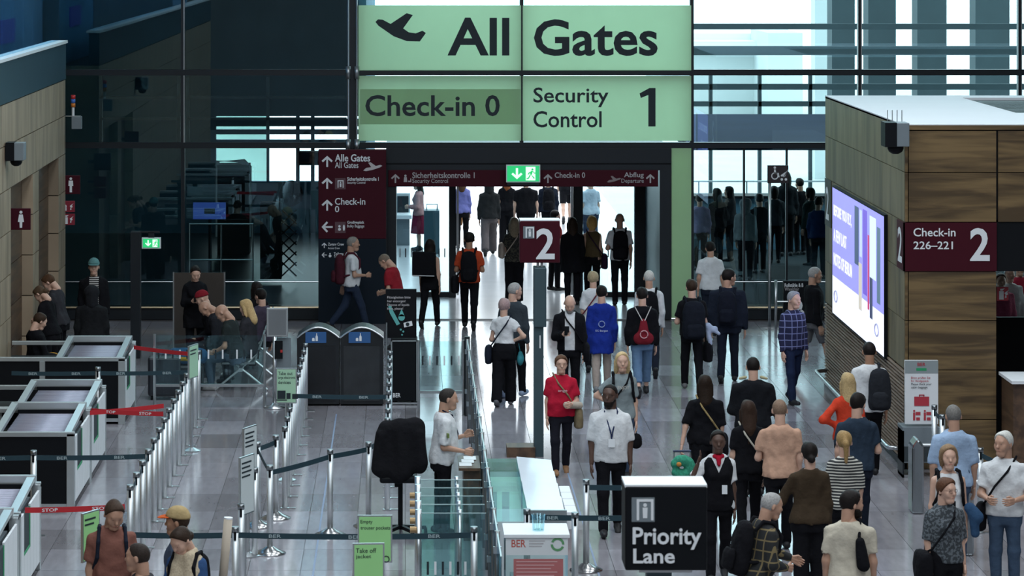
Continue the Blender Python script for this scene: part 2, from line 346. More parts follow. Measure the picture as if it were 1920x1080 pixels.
box('pale_panel', pale, an, px(405, 80), px(505, 80), 80, 80.2, .5, 2.9)
tag(box('roof_hoist', M_black, None, px(560, 73), px(640, 73), 73, 73.5, pz(310, 73), pz(285, 73), loc=(px(600, 73), 73, 0)), 'dark boxy unit silhouetted against the bright opening behind the glass', 'equipment')
t = thing('service_cart', 'dark cart with white rounded hoop frame behind the facade glass', 'cart', (px(440, 70), 70, 0))
x0, x1 = px(408, 70), px(468, 70); zt = pz(302, 70)
MB().tube([(x0, 70, .4), (x0, 70, zt), (x1 - .12, 70, zt), (x1, 70, zt - .12), (x1, 70, .4)], .05, 10).build('hoop', M_white, t)
box('cart_body', M_black, t, x0, x1, 69.9, 70.6, 0, zt - .08)
t = thing('monitor', 'glowing blue wall monitor behind the dark glass', 'screen', (px(393, 66), 66, 0))
a = rect(362, 423, 380, 411, 66); box('screen', plain((.05, .10, .42), .4, 0, .1, 30, 0, 'blue_screen', emit=.35), t, a[0], a[1], 66, 66.08, a[2], a[3])
box('dialog', M_ink, t, px(383, 66), px(403, 66), 65.99, 66, pz(401, 66), pz(391, 66)); box('stand', M_black, t, px(390, 66), px(396, 66), 66.1, 66.2, 0, a[3])
t = thing('rail_barrier', 'steel rail barrier behind the dark glass below the monitor', 'barrier', (px(410, 64), 64, 0))
for v in (487, 420): MB().tube([(px(355, 64), 64, pz(v, 64)), (px(475, 64), 64, pz(v, 64))], .02, 8).build('rail', M_steel, t)
for u in (356, 415, 474): MB().tube([(px(u, 64), 64, 0), (px(u, 64), 64, pz(420, 64))], .02, 8).build('post', M_steel, t)
t = thing('folded_trolley', 'black folded trolley with lattice frame behind the glass beside the tall sign', 'trolley', (px(545, 64), 64, 0))
for k in range(6):
    z = .15 + k * .22; MB().bar((px(528, 64), 64, z), (px(556, 64), 64, z + .3), .03, .03).bar((px(556, 64), 64, z), (px(528, 64), 64, z + .3), .03, .03).build('lattice', M_black, t)
box('trolley_body', M_black, t, px(488, 64), px(528, 64), 63.9, 64.4, .1, 1.7); MB().lathe([(.05, 0), (.22, .1), (.26, .3), (.18, .5), (.05, .55)], (px(545, 64), 64.2, 1.6)).build('bundle', M_black, t)
# columns, beams and pale buildings outdoors
M_col = plain((.045, .07, .08), .8, 0, .15, 1, 0, 'concrete_column'); M_out = plain((.55, .60, .60), .8, 0, .08, .5, 0, 'pale_render')
for k, (a, b, Y) in enumerate(((1528, 1560, 92), (1560, 1603, 78), (1628, 1680, 80), (1720, 1775, 82), (1829, 1893, 84))):
    tag(box('column', M_out if k == 0 else M_col, None, px(a, Y), px(b, Y), Y, Y + .9, 0, 13, loc=(px(a, Y), Y, 0)), ('pale slim outdoor column', 'dark column nearest the green sign', 'second dark outdoor column', 'third dark outdoor column', 'broad grey outdoor column')[k] + ' seen through the facade glass above the check-in block', 'column')
cp = thing('canopy_frame', 'row of thin outdoor canopy beams seen through the bright upper glass', 'canopy', (9, 74, 0))
for v, h in ((50, .07), (95, .11), (163, .07), (195, .06)): box('beam', M_col, cp, px(1297, 74), 22, 74, 74.2, pz(v, 74) - h, pz(v, 74) + h)
for u in (1333, 1425, 1520): box('post', M_col, cp, px(u, 74) - .04, px(u, 74) + .04, 74, 74.2, pz(440, 74), pz(140, 74))
tag(box('pale_building', M_out, None, px(1440, 120), px(1505, 120), 120, 126, 0, pz(62, 120), loc=(px(1470, 120), 120, 0)), 'pale grey building block far outside behind the upper glass', 'building')
t = thing('flat_roof_building', 'low white building with stepped flat roof far outside the glass', 'building', (px(1370, 125), 125, 0))
box('wall', M_out, t, px(1240, 125), px(1440, 125), 125, 133, 0, pz(85, 125)); box('roof', M_white, t, px(1240, 125), px(1452, 125), 124, 134, pz(85, 125), pz(76, 125)); box('roof_step', M_white, t, px(1260, 125), px(1425, 125), 126, 132, pz(76, 125), pz(64, 125))
# dark counter beyond the right-hand glass
t = thing('queue_counter', 'long dark counter standing behind the crowd beyond the glass', 'counter', (9, 71, 0))
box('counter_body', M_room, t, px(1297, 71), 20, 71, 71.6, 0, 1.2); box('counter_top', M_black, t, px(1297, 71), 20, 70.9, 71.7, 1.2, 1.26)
t = thing('inner_rail', 'pale handrail across the bright strip behind the crowd', 'railing', (9, 72, 0))
MB().tube([(px(1300, 72), 72, pz(340, 72)), (20, 72, pz(340, 72))], .02, 8).build('rail', M_steel, t)
for u in (1310, 1400, 1500, 1600): MB().tube([(px(u, 72), 72, 0), (px(u, 72), 72, pz(340, 72))], .02, 8).build('post', M_steel, t)
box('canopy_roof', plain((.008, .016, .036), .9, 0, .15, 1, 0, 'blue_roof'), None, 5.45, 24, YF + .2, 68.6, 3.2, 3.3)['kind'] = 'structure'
t = thing('service_kiosk', 'dark teal self-service kiosk seen through the door side pane', 'kiosk', (px(809, 70), 70, 0)); K = plain((.02, .06, .08), .4, 0, .05, 5, 0, 'teal_panel')
box('body', K, t, px(795, 70), px(824, 70), 70, 70.5, 0, pz(395, 70)); MB().tube([(px(800, 70), 70.2, pz(395, 70)), (px(800, 70), 70.2, pz(384, 70)), (px(820, 70), 70.2, pz(384, 70)), (px(820, 70), 70.2, pz(395, 70))], .02, 6).build('hoop', M_steel, t)
t = thing('white_counter', 'white check-in counter with dark screens beyond the entrance', 'counter', (px(757, 72), 72, 0))
box('body', M_grey, t, px(744, 72), px(768, 72), 72, 73, 0, pz(410, 72)); box('top', M_white, t, px(742, 72), px(772, 72), 71.9, 73, pz(410, 72), pz(403, 72))
box('screen', M_ink, t, px(745, 72), px(766, 72), 72.3, 72.4, pz(400, 72), pz(370, 72)); box('screen_rim', M_white, t, px(743, 72), px(769, 72), 72.4, 72.45, pz(402, 72), pz(365, 72))

# ---------------------------------------------------------------- left wall with washroom portals
WL = struct('wall_left'); XW = -6.15; WL.location = (XW, 50, 0); ORG[WL] = (XW, 50, 0)
M_lw = wood((.22, .165, .11), (.37, .28, .19), 1, .5, 'pale_veneer', 1); M_dw = wood((.055, .030, .018), (.12, .065, .035), 1, .45, 'brown_wood')
def lpanel(y0, y1, z0, z1, nm='wall_panel', m=None): return box(nm, m or M_lw, WL, XW - .25, XW, y0 + .008, y1 - .008, z0 + .008, z1 - .008)
ye = [20, 24.4, 28.8, 33.2, 37.6, 42, 46.35, 50.65, 55]
for a, b in zip(ye[:-1], ye[1:]):
    for c, d in ((4.05, 4.70), (3.36, 4.05)): lpanel(a, b, c, d)
box('wall_core', M_black, WL, XW - 6, XW - .26, 20, 54.98, 0, 4.7)
box('wall_end', M_lw, WL, XW - 6, XW - .01, 54.98, 55.0, 0, 4.7)
for a, b in ((20, 47.4), (50.2, 51.0), (53.9, 55)):
    for c, d in ((0, .68), (.68, 1.35), (1.35, 2.02), (2.02, 2.69), (2.69, 3.36)): lpanel(a, b, c, d)
for a, b in ((47.4, 50.2), (51.0, 53.9)):
    for k in range(5): box('niche_panel', M_dw, WL, XW - .5, XW - .18, a + .01, b - .01, k * .672 + .006, k * .672 + .666)
box('fascia', plain((.03, .07, .095), .3, 0, .1, 2, 0, 'blue_glass_fascia'), WL, XW - .2, XW + .01, 20, 55, 4.71, 5.36)
box('coping', M_white, WL, XW - .25, XW + .04, 20, 55.03, 5.36, 5.41)
Gb = glass((.75, .88, .95), 1.6, 0, 'blue_glass')
for k in range(16): box('balustrade_pane', Gb, WL, XW - .12, XW - .108, 55 - (k + 1) * 1.3 + .01, 55 - k * 1.3 - .01, 5.41, 7.6)
box('upper_backing', plain((.18, .38, .60), .6, 0, .2, 1, 0, 'blue_panel'), WL, XW - 1.6, XW - .75, 20, 57.8, 4.72, 9)
box('upper_screen', plain((.10, .09, .42), .4, 0, .1, 20, 0, 'violet_screen', emit=.25), WL, XW - .75, XW - .72, 51.6, 53.6, 5.44, 5.85)
box('wall_upper', M_conc, WL, XW - 6.2, XW - 6, -8, YF, -.3, 15.5)

# ---------------------------------------------------------------- check-in block
BK = struct('wall_checkin'); XB, YB0, YB1 = 6.81, 41.45, 49.3; BK.location = (XB, YB0, 0); ORG[BK] = (XB, YB0, 0)
M_bw = wood((.066, .040, .017), (.185, .118, .050), 0, .42, 'striped_wood'); M_sw = wood((.095, .078, .040), (.20, .165, .09), 1, .5, 'olive_veneer', 1)
box('block_core', M_black, BK, XB + .03, 8.05, YB0 + .03, YB1, 0, 4.66); box('block_core', M_black, BK, XB + .03, 16, YB0 + .03, YB1, 3.40, 4.66)
zr = [0, .68, 1.355, 2.03, 2.70, 3.37, 4.05, 4.62]
for r in range(7):
    if r == 4: continue
    for a, b in ((XB, XB + .045), (XB + .05, 8.06), (8.08, 9.35), (9.37, 10.6), (10.62, 11.9)):
        if a > 8.07 and r < 5: continue
        box('wall_panel', M_bw, BK, a + .004, b - .004, YB0, YB0 + .03, zr[r] + .006, zr[r + 1] - .006)
box('edge_trim', M_bw, BK, XB, 16, YB0, YB0 + .03, 4.63, 4.69)
yy = [41.48, 43.4, 45.35, 47.3, 49.3]
for z0, z1 in ((1.36, 2.03), (2.03, 2.70), (2.70, 3.37), (3.37, 4.05), (4.05, 4.69)):
    for a, b in zip(yy[:-1], yy[1:]):
        if z0 > 3.3 or True: box('side_panel', M_sw, BK, XB, XB + .03, a + .003, b - .003, z0 + .005, z1 - .005)
box('block_roof', plain((.58, .60, .63), .6, 0, .02, 1, 0, 'white_roof'), BK, XB, 8.9, YB0 + .04, YB1, 4.66, 4.70)
box('block_roof', plain((.58, .60, .63), .6, 0, .02, 1, 0, 'white_roof'), BK, 8.9, 16, YB0 + .04, 44.3, 4.66, 4.70)
box('block_roof', plain((.58, .60, .63), .6, 0, .02, 1, 0, 'white_roof'), BK, 8.9, 16, 48.6, YB1, 4.66, 4.70)
box('well_panel', M_bw, BK, 8.9, 16, 48.55, 48.6, 4.45, 4.66)
for k in range(9): box('well_slat', M_bw, BK, 9.0, 16, 44.5 + k * .4, 44.6 + k * .4, 4.60, 4.66)
M_slat = wood((.16, .115, .08), (.30, .22, .16), 1, .5, 'slat_wood')
box('slat_backing', M_black, BK, XB + .03, XB + .05, YB0 + .03, YB1, 0, 1.36)
for k in range(25): box('slat', M_slat, BK, XB - .012, XB + .028, YB0 + .03, YB1, .11 + k * .05, .135 + k * .05)
for k in range(9): box('slat_batten', M_black, BK, XB + .005, XB + .03, 42.3 + k * .85, 42.33 + k * .85, .1, 1.35)
box('plinth', M_darkmetal, BK, XB - .02, XB + .03, YB0, YB1, 0, .1)
MB().tube([(XB, 41.5, .28), (XB - .2, 41.55, .28), (XB - .21, 41.7, .28), (XB - .21, 48.8, .28), (XB - .2, 48.95, .28), (XB, 49, .28)], .03, 10).build('bumper_rail', M_steel, BK, smooth=True)
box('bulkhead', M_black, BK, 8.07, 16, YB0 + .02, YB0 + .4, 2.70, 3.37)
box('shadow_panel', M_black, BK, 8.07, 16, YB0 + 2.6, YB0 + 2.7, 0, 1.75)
t = thing('checkin_desk', 'wooden check-in desk with pale top under the dark bulkhead', 'desk', (9, 40.5, 0))
box('desk_panel', M_dw, t, 8.12, 8.75, 40.6, 41.4, 0, 1.30); box('desk_front', M_dw, t, 8.78, 12, 40.7, 41.4, 0, 1.22); box('desk_top', M_white, t, 8.08, 8.77, 40.5, 41.4, 1.30, 1.34)
# ================================================================ SIGNS
Gf = film((.58, .83, .52)); YS = YF - .075
Gf2 = film((.51, .75, .46)); t = thing('entrance_sign', 'large green entrance sign reading All Gates, Check-in and Security Control', 'sign', (px(984, YF), YS, 0))
panels = []
for u0, u1, v0, v1 in ((672, 977, 10, 132), (980, 1296, 10, 132), (672, 977, 142, 264), (980, 1296, 142, 264)):
    a = rect(u0, u1, v0, v1, YS); mb = MB(); mb.v = [(a[0], YS - .01, a[2]), (a[1], YS - .01, a[2]), (a[1], YS - .01, a[3]), (a[0], YS - .01, a[3])]; mb.f = [(0, 1, 2, 3)]; panels.append(mb.build('sign_panel', Gf, t))
a = rect(1258, 1296, 278, 596, YS); box('green_column', Gf, t, a[0], a[1], YS - .01, YS, a[2], a[3])
for s, p, u0, u1, v0, v1, bd in (('All', 0, 839, 955, 33, 104, .02), ('Gates', 1, 1001, 1233, 36, 105, .02), ('Check-in 0', 2, 685, 937, 178, 218, .016), ('Security', 3, 1000, 1141, 164, 201, .012), ('Control', 3, 1000, 1128, 208, 239, .012), ('1', 3, 1199, 1229, 165, 237, .02)):
    ptxt(s, panels[p], u0, u1, v0, v1, YS, M_ink, bd, .013)
icon([[(a * 1.55, b) for a, b in p] for p in [[(0, .72), (.05, .80), (.14, .79), (.30, .66), (.62, .99), (.74, .93), (.55, .52), (.66, .40), (.80, .37), (.93, .45), (1, .38), (.88, .12), (.62, .13), (.36, .28), (.06, .60)]]], panels[0], px(704, YS), pz(85, YS), .62, YS - .014, M_ink)
box('sticker_patch', Gf2, panels[2], px(675, YS), px(976, YS), YS - .012, YS - .0105, pz(233, YS), pz(167, YS))

Yt = 57.2
t = thing('wayfinding_totem', 'tall maroon and dark blue wayfinding board beside the entrance doors', 'sign', (px(660, Yt), Yt, 0))
a = rect(597, 724, 281, 448, Yt); up = box('maroon_panel', M_maroon, t, a[0], a[1], Yt, Yt + .25, a[2], a[3], .01)
navy = plain((.008, .014, .022), .5, 0, .05, 5, 0, 'navy_panel')
lo = box('navy_panel', navy, t, a[0], a[1], Yt + .001, Yt + .249, 0, a[2])
for s, q, u0, u1, v0, v1, bd in (('Alle Gates', up, 628, 694, 289, 303, .02), ('All Gates', up, 628, 672, 304, 315, .004), ('Sicherheitskontrolle 1', up, 651, 710, 332, 339, .02), ('Security Control', up, 651, 685, 340, 346, .006), ('Check-in', up, 628, 685, 371, 384, .012), ('0', up, 628, 636, 386, 398, .012), ('Großgepäck', up, 651, 683, 414, 421, .02), ('Bulky Baggage', up, 651, 683, 421, 428, .006), ('Zugang Crew', lo, 615, 645, 455, 462, .02), ('Access Crew', lo, 615, 637, 463, 467, .006), ('Toilette', lo, 626, 644, 473, 479, .02), ('Toilet', lo, 626, 636, 479, 483, .006)):
    ptxt(s, q, u0, u1, v0, v1, Yt, M_letter, bd)
for u, v, ic, q, h in ((603, 313, I_up, up, .21), (603, 354, I_up, up, .21), (603, 395, I_up, up, .21), (603, 436, I_left, up, .21), (603, 465, I_up, lo, .10), (603, 483, I_left, lo, .10)):
    icon(ic, q, px(u, Yt), pz(v, Yt), h, Yt - .008, M_letter, 'arrow')
icon(I_plane_r, up, px(681, Yt), pz(322, Yt), .36, Yt - .008, plain((.5, .46, .46), .6, 0, .02, 5, 0, 'grey_print'))
for v, ic in ((355, I_gate), (437, [disc(.25, .3, .2), disc(.25, .7, .16), disc(.85, .5, .14, 14, .42)])):
    box('icon_tile', plain((.10, .045, .055), .6, 0, .02, 5, 0, 'tile_print'), up, px(628, Yt), px(648, Yt), Yt - .004, Yt, pz(v, Yt), pz(v - 21, Yt)); icon(ic, up, px(633, Yt), pz(v - 3, Yt), .14, Yt - .01, M_letter)
icon([disc(.2, .35, .3), disc(.2, .85, .15)], lo, px(617, Yt), pz(483, Yt), .09, Yt - .008, M_letter)

Yg = 57.85
t = thing('door_lintel_sign', 'long maroon sign strip over the doors with white arrows', 'sign', (px(980, Yg), Yg, 0))
a = rect(728, 1234, 319, 350, Yg); b_ = box('strip', M_maroon, t, a[0], a[1], Yg, Yg + .1, a[2], a[3], .005)
grey = plain((.42, .40, .41), .6, 0, .02, 5, 0, 'pale_print')
for s, u0, u1, v0, v1, bd in (('Sicherheitskontrolle 1', 773, 890, 323, 334, .014), ('Security Control', 773, 840, 335, 345.5, .002), ('Check-in 0', 1040, 1097, 323, 333.5, .014), ('Abflug', 1170, 1207, 323, 335, .014), ('Departure', 1165, 1207, 335, 345, .002)): ptxt(s, b_, u0, u1, v0, v1, Yg, grey, bd)
for u in (733, 1019, 1211): icon(I_up, b_, px(u, Yg), pz(343, Yg), .17, Yg - .008, grey, 'arrow')
icon(I_plane_r, b_, px(1138, Yg), pz(343, Yg), .27, Yg - .008, plain((.25, .2, .2), .6, 0, .02, 5, 0, 'dim_print'))
icon([disc(.25, .8, .13), [(.1, .65), (.4, .65), (.45, .1), (.05, .1)], [(.55, .1), (.9, .1), (.9, .5), (.8, .5), (.8, .25), (.55, .25)]], b_, px(756, Yg), pz(343, Yg), .17, Yg - .008, grey)

M_exit = plain((.02, .52, .16), .5, 0, .02, 4, 0, 'lit_green', emit=.8); M_exitw = plain((.75, .95, .8), .5, 0, .02, 4, 0, 'lit_white', emit=.9)
def exit_sign(u0, u1, v0, v1, Y, label, post=None):
    t = thing('exit_sign', label, 'sign', (px((u0 + u1) / 2, Y), Y, 0)); a = rect(u0, u1, v0, v1, Y); h = a[3] - a[2]; wd = a[1] - a[0]
    box('housing', M_white, t, a[0] - .02, a[1] + .02, Y + .005, Y + .08, a[2] - .02, a[3] + .02); f = box('lit_face', M_exit, t, a[0], a[1], Y - .005, Y + .004, a[2], a[3])
    icon(I_down, f, a[0] + wd * .13, a[2] + h * .14, h * .72, Y - .012, M_exitw, 'arrow')
    box('door_pictogram', M_exitw, f, a[0] + wd * .58, a[0] + wd * .88, Y - .008, Y - .005, a[2] + h * .06, a[3] - h * .06); icon(I_run, f, a[0] + wd * .56, a[2] + h * .10, h * .76, Y - .016, M_exit)
    if post:
        box('column', M_darkmetal, t, px(post[0], Y), px(post[1], Y), Y - .05, Y + .2, 0, pz(post[2], Y)); box('bracket', M_darkmetal, t, px(post[0], Y), a[1], Y + .02, Y + .06, a[3] + .1, a[3] + .13)
        box('hanger', M_darkmetal, t, (a[0] + a[1]) / 2 - .05, (a[0] + a[1]) / 2 + .05, Y + .02, Y + .06, a[3], a[3] + .11)
    else: box('hanger', M_darkmetal, t, a[0], a[1], Y + .02, Y + .2, a[2] - .08, a[2] - .02)
exit_sign(951, 1011, 311, 340, 57.6, 'glowing green emergency exit sign above the entrance doors')
exit_sign(268, 299, 448, 464, 52.5, 'small green emergency exit sign hung on a dark free-standing column', (245, 263, 435))

def sign2(Y, u0, u1, v0, v1, label, mat, kiosk):
    uc = (u0 + u1) / 2; a = rect(u0, u1, v0, v1, Y); t = thing('lane_sign', label, 'sign', (px(uc, Y), Y, 0))
    b_ = box('sign_box', mat, t, a[0], a[1], Y, Y + .35, a[2], a[3], .012); box('lid', M_white, t, a[0], a[1], Y + .005, Y + .35, a[3] - .01, a[3] + .01)
    box('icon_tile', M_grey, b_, a[0] + .08 * (a[1] - a[0]), a[0] + .36 * (a[1] - a[0]), Y - .003, Y, a[3] - .42 * (a[3] - a[2]), a[3] - .13 * (a[3] - a[2])); icon(I_gate, b_, a[0] + .14 * (a[1] - a[0]), a[3] - .40 * (a[3] - a[2]), .25 * (a[3] - a[2]), Y - .008, M_letter)
    return t, b_, a
t, b_, a = sign2(42.5, 975, 1050, 414, 493, 'maroon box sign with a large number two on a tall grey post', M_maroon, 1)
ptxt('2', b_, 1005, 1040, 428, 486, 42.5, M_letter, .02)
Tg = plain((.05, .085, .10), .45, .2, .05, 4, 0, 'grey_blue_metal'); x0, x1 = px(1001, 42.5), px(1019, 42.5)
for x in (x0 + .06, x1 - .02): MB().tube([(x, 42.6, pz(503, 42.5)), (x, 42.6, a[2])], .02).build('neck', M_white, t)
box('housing', Tg, t, x0, px(1024, 42.5), 42.4, 42.75, pz(612, 42.5), pz(501, 42.5), .01); box('pole', Tg, t, x0, x1, 42.45, 42.65, 0, pz(612, 42.5))
box('light_slit', M_letter, t, px(1011, 42.5), px(1013.5, 42.5), 42.44, 42.45, pz(652, 42.5), pz(628, 42.5)); box('foot', M_dw, t, px(950, 42.5), px(1003, 42.5), 42.4, 42.8, 0, .14)
t, b_, a = sign2(21.3, 1172, 1326, 912, 1070, 'black box sign reading Priority Lane nearest the camera', M_black, 0)
ptxt('Priority', b_, 1186, 1315, 988, 1030, 21.3, M_letter, .02); ptxt('Lane', b_, 1187, 1265, 1028, 1056, 21.3, M_letter, .02)
box('pole', Tg, t, px(1215, 21.3), px(1262, 21.3), 21.4, 21.55, 0, a[2]); box('neck', M_white, t, px(1200, 21.3), px(1300, 21.3), 21.38, 21.6, a[2] - .03, a[2])

def blade(Y, u0, u1, v0, v1, label, ic, mat=M_maroon, name='washroom_sign'):
    a = rect(u0, u1, v0, v1, Y); t = thing(name, label, 'sign', (px(u0, Y), Y, a[2])); b_ = box('sign_plate', mat, t, a[0], a[1], Y, Y + .06, a[2], a[3], .004)
    h = a[3] - a[2]; wd = a[1] - a[0]; box('bracket', M_darkmetal, t, a[0] - .12, a[0], Y + .01, Y + .05, a[2] + .4 * h, a[2] + .6 * h)
    for k, (q, f, hh) in enumerate(ic): icon(q, b_, a[0] + f * wd, a[2] + .5 * (1 - hh) * h, hh * h, Y - .008, M_letter)
blade(55.1, 115, 150, 329, 364, 'maroon washroom sign with a white standing man figure', [(I_man, .35, .8)])
blade(48.2, 20, 57, 391, 431, 'maroon washroom sign with a white woman figure', [(I_woman, .35, .8)])
fl_ = [[(.1, 0), (.35, .1), (.25, .3), (.5, .45), (.4, .7), (.6, 1), (.05, .6), (.2, .4)]]
rd = plain((.22, .008, .025), .5, 0, .03, 6, 0, 'red_plate')
blade(55.1, 115, 140, 377, 398, 'red fire alarm sign above the extinguisher sign on the wall end', [([disc(.3, .55, .22), [(.15, .0), (.5, 0), (.5, .4), (.15, .4)]], .1, .7), (fl_, .6, .6)], rd, 'fire_sign')
blade(55.1, 115, 140, 401, 422, 'red fire extinguisher sign below the alarm sign on the wall end', [([[(.1, 0), (.5, 0), (.5, .75), (.1, .75)], [(.2, .8), (.4, .8), (.6, 1), (.2, .95)]], .15, .8), (fl_, .6, .6)], rd, 'fire_sign')
blade(42.5, 1869, 1891, 538, 564, 'bright red fire extinguisher plate beside the check-in desks', [([[(.1, 0), (.5, 0), (.5, .75), (.1, .75)], [(.2, .8), (.4, .8), (.6, 1), (.2, .95)]], .1, .8), (fl_, .6, .6)], plain((.42, .02, .04), .5, 0, .03, 6, 0, 'bright_red_plate'), 'fire_sign')

def cctv(x, y, z, label, k=1.0):
    t = thing('security_camera', label, 'camera', (x, y, z)); box('housing', M_grey, t, x - .16 * k, x + .16 * k, y - .18 * k, y + .18 * k, z, z + .32 * k, .01); box('shade', M_black, t, x - .17 * k, x - .01, y - .185 * k, y + .18 * k, z - .005, z + .325 * k)
    MB().lathe([(.11 * k, .02), (.11 * k, -.04 * k), (.09 * k, -.08 * k), (.04 * k, -.11 * k)], (x, y, z)).build('dome', M_black, t, smooth=True)
cctv(px(1678, 41.3), 41.25, pz(273, 41.3), 'dark box camera with dome on the corner of the check-in block', 1)
for k in range(4): pass
t = thing('antenna', 'four thin steel rods standing on the roof corner of the check-in block', 'antenna', (px(1677, 41.6), 41.6, 4.7))
for k in range(4): MB().tube([(px(1664 + k * 9, 41.6), 41.6, 4.69), (px(1664 + k * 9, 41.6), 41.6, 4.89)], .006, 6).build('rod', M_steel, t)
cctv(-5.99, 46.8, pz(300, 46.8), 'grey box camera with dome on the pale wood wall', .85)
t = thing('alarm_beacon', 'red, blue and orange beacon light on a grey bracket box', 'beacon', (px(140, 55), 55, pz(242, 55)))
xb = px(136, 55); zb = pz(219, 55)
box('bracket_box', M_grey, t, px(134, 55), px(152, 55), 55, 55.2, pz(242, 55), zb, .005); box('arm', M_steel, t, px(122, 55), px(150, 55), 55.05, 55.15, zb, zb + .015); MB().tube([(xb, 55.1, zb), (xb, 55.1, zb + .18)], .025).build('stem', M_white, t)
for k, c in enumerate(((.6, .18, .02), (.05, .15, .5), (.5, .02, .02))): MB().tube([(xb, 55.1, zb + .17 + k * .075), (xb, 55.1, zb + .24 + k * .075)], .04, 12).build('lens', plain(c, .3, 0, .02, 5, 0, 'lens'), t, smooth=True)

# check-in block signs and LED wall
t = thing('checkin_sign', 'wide maroon sign reading Check-in 226 to 221 on the wooden block', 'sign', (XB, YB0, 2.7))
b_ = box('sign_panel', M_maroon, t, XB - .02, 8.06, YB0 - .02, YB0 + .02, 2.705, 3.365); box('side_panel', M_maroon, t, XB - .02, XB, YB0 - .02, YB0 + .55, 2.705, 3.365)
for s, u0, u1, v0, v1, bd in (('Check-in', 1712, 1791, 427, 443, .012), ('226–221', 1712, 1786, 452, 467, .012), ('2', 1818, 1855, 427, 489, .02)): ptxt(s, b_, u0, u1, v0, v1, YB0, M_letter, bd, .03)
sidep = lambda x: (lambda u, v: (x, u, v))
txt('2', b_, YB0 + .45, YB0 + .10, 2.80, 3.28, 0, M_letter, .02, plane=sidep(XB - .024)); 
t = thing('side_number_sign', 'narrow dark number plate at the far end of the check-in block side', 'sign', (XB, 49, 2.7))
b_ = box('plate', plain((.03, .03, .022), .5, 0, .04, 5, 0, 'dark_plate'), t, XB - .015, XB, 48.55, 49.25, 2.62, 3.37); txt('2', b_, 49.1, 48.75, 2.72, 3.25, 0, M_letter, .02, plane=sidep(XB - .02))
t = thing('led_screen', 'bright violet and white advertising screen on the side of the check-in block', 'screen', (XB, 45.5, 1.33))
def lit(c, e=.95): return plain(c, .4, 0, .01, 3, 0, 'led', emit=e)
y0, y1, z0, z1 = 42.94, 48.1, 1.33, 3.31; L = lambda a: y1 - a * (y1 - y0)
box('bezel', M_black, t, XB - .05, XB, y0 - .03, y1 + .03, z0 - .03, z1 + .03)
def led(nm, a0, a1, b0, b1, c, e=.95, lift=.002): return box(nm, lit(c, e), t, XB - .05 - lift, XB - .05, L(a1), L(a0), z0 + b0 * (z1 - z0), z0 + b1 * (z1 - z0))
s1 = led('violet_field', 0, 1, .30, 1, (.30, .29, .80)); led('white_band', 0, 1, 0, .30, (.82, .85, 1))
for a0, a1, b0, b1, c in ((.46, .54, .52, .96, (.06, .09, .16)), (.54, .60, .2, .55, (.55, .50, .42)), (.62, .70, .34, .97, (.16, .10, .55)), (.71, .74, .25, .8, (.5, .05, .15)), (.75, .86, .5, .95, (.65, .78, .9)), (.75, .80, .2, .5, (.05, .06, .12)), (.88, .94, .35, .9, (.10, .16, .22)), (.56, .60, .6, .95, (.5, .6, .75))): led('picture_strip', a0, a1, b0, b1, c, .9, .004)
for s, b0, b1, a1 in (('BEFORE YOU FLY,', .77, .87, .40), ('A FEW LAST', .58, .68, .30), ('NOTES OF BERLIN', .39, .49, .41)): txt(s, s1, L(.03), L(a1), z0 + b0 * (z1 - z0), z0 + b1 * (z1 - z0), 0, lit((.85, .87, 1), 1), .02, plane=sidep(XB - .056))
for a0 in (.08, .88): MB().tube([(XB - .056, L(a0) + .17 * math.cos(q), z0 + .3 + .085 * math.sin(q)) for q in np.linspace(0, 6.28, 15)], .012, 6).build('screen_mark', lit((.35, .35, .55), .5), s1)

# accessibility post and boards by the right-hand glass
Y = gy(612); t = thing('accessibility_sign', 'maroon wheelchair and pram sign on a tall steel pole', 'sign', (px(1443, Y), Y, 0))
MB().tube([(px(1443, Y), Y, 0), (px(1443, Y), Y, pz(312, Y))], .028, 12).build('pole', M_steel, t, smooth=True); a = rect(1439, 1478, 310, 343, Y); b_ = box('plate', plain((.02, .012, .016), .5, 0, .02, 5, 0, 'dark_plate'), t, a[0], a[1], Y - .03, Y + .03, a[2], a[3])
icon(ring(.32, .28, .26, .07) + [disc(.32, .88, .09), [(.26, .75), (.38, .75), (.42, .45), (.26, .45)], [(.38, .5), (.6, .5), (.66, .2), (.58, .18), (.52, .42), (.38, .42)]], b_, a[0] + .05, a[2] + .06, .26, Y - .036, M_letter)
icon([[(.1, .35), (.45, .35), (.62, .8), (.1, .45)], disc(.18, .12, .1), disc(.5, .12, .1), [(.3, .3), (.36, .3), (.7, .85), (.64, .88)]], b_, a[0] + .22, a[2] + .04, .24, Y - .036, M_letter)
t = thing('steel_bollard', 'short steel post with side rail beside the wheelchair sign pole', 'post', (px(1450, Y), Y, 0))
MB().tube([(px(1451, Y), Y - .3, 0), (px(1451, Y), Y - .3, pz(522, Y))], .028, 12).build('post', M_steel, t, smooth=True); MB().tube([(px(1451, Y), Y - .3, .5), (px(1480, Y), Y - .3, .5)], .015, 8).build('rail', M_steel, t)
Y = 56.6; t = thing('wheelchair_board', 'black information board about wheelchairs and buggies by the glass', 'sign', (px(1500, Y), Y, 0)); a = rect(1469, 1535, 527, 606, Y)
b_ = box('board', M_black, t, a[0], a[1], Y, Y + .12, 0, a[3], .005); ptxt('Rollstühle & B', b_, 1471, 1506, 531, 538, Y, M_letter, .02); ptxt('Wheelchair', b_, 1471, 1498, 538.5, 545, Y, grey, .004)
icon([disc(.5, .85, .14), disc(.5, .45, .3), disc(.35, .1, .18), disc(.7, .1, .18)], b_, px(1471, Y), pz(592, Y), .42, Y - .008, M_letter)

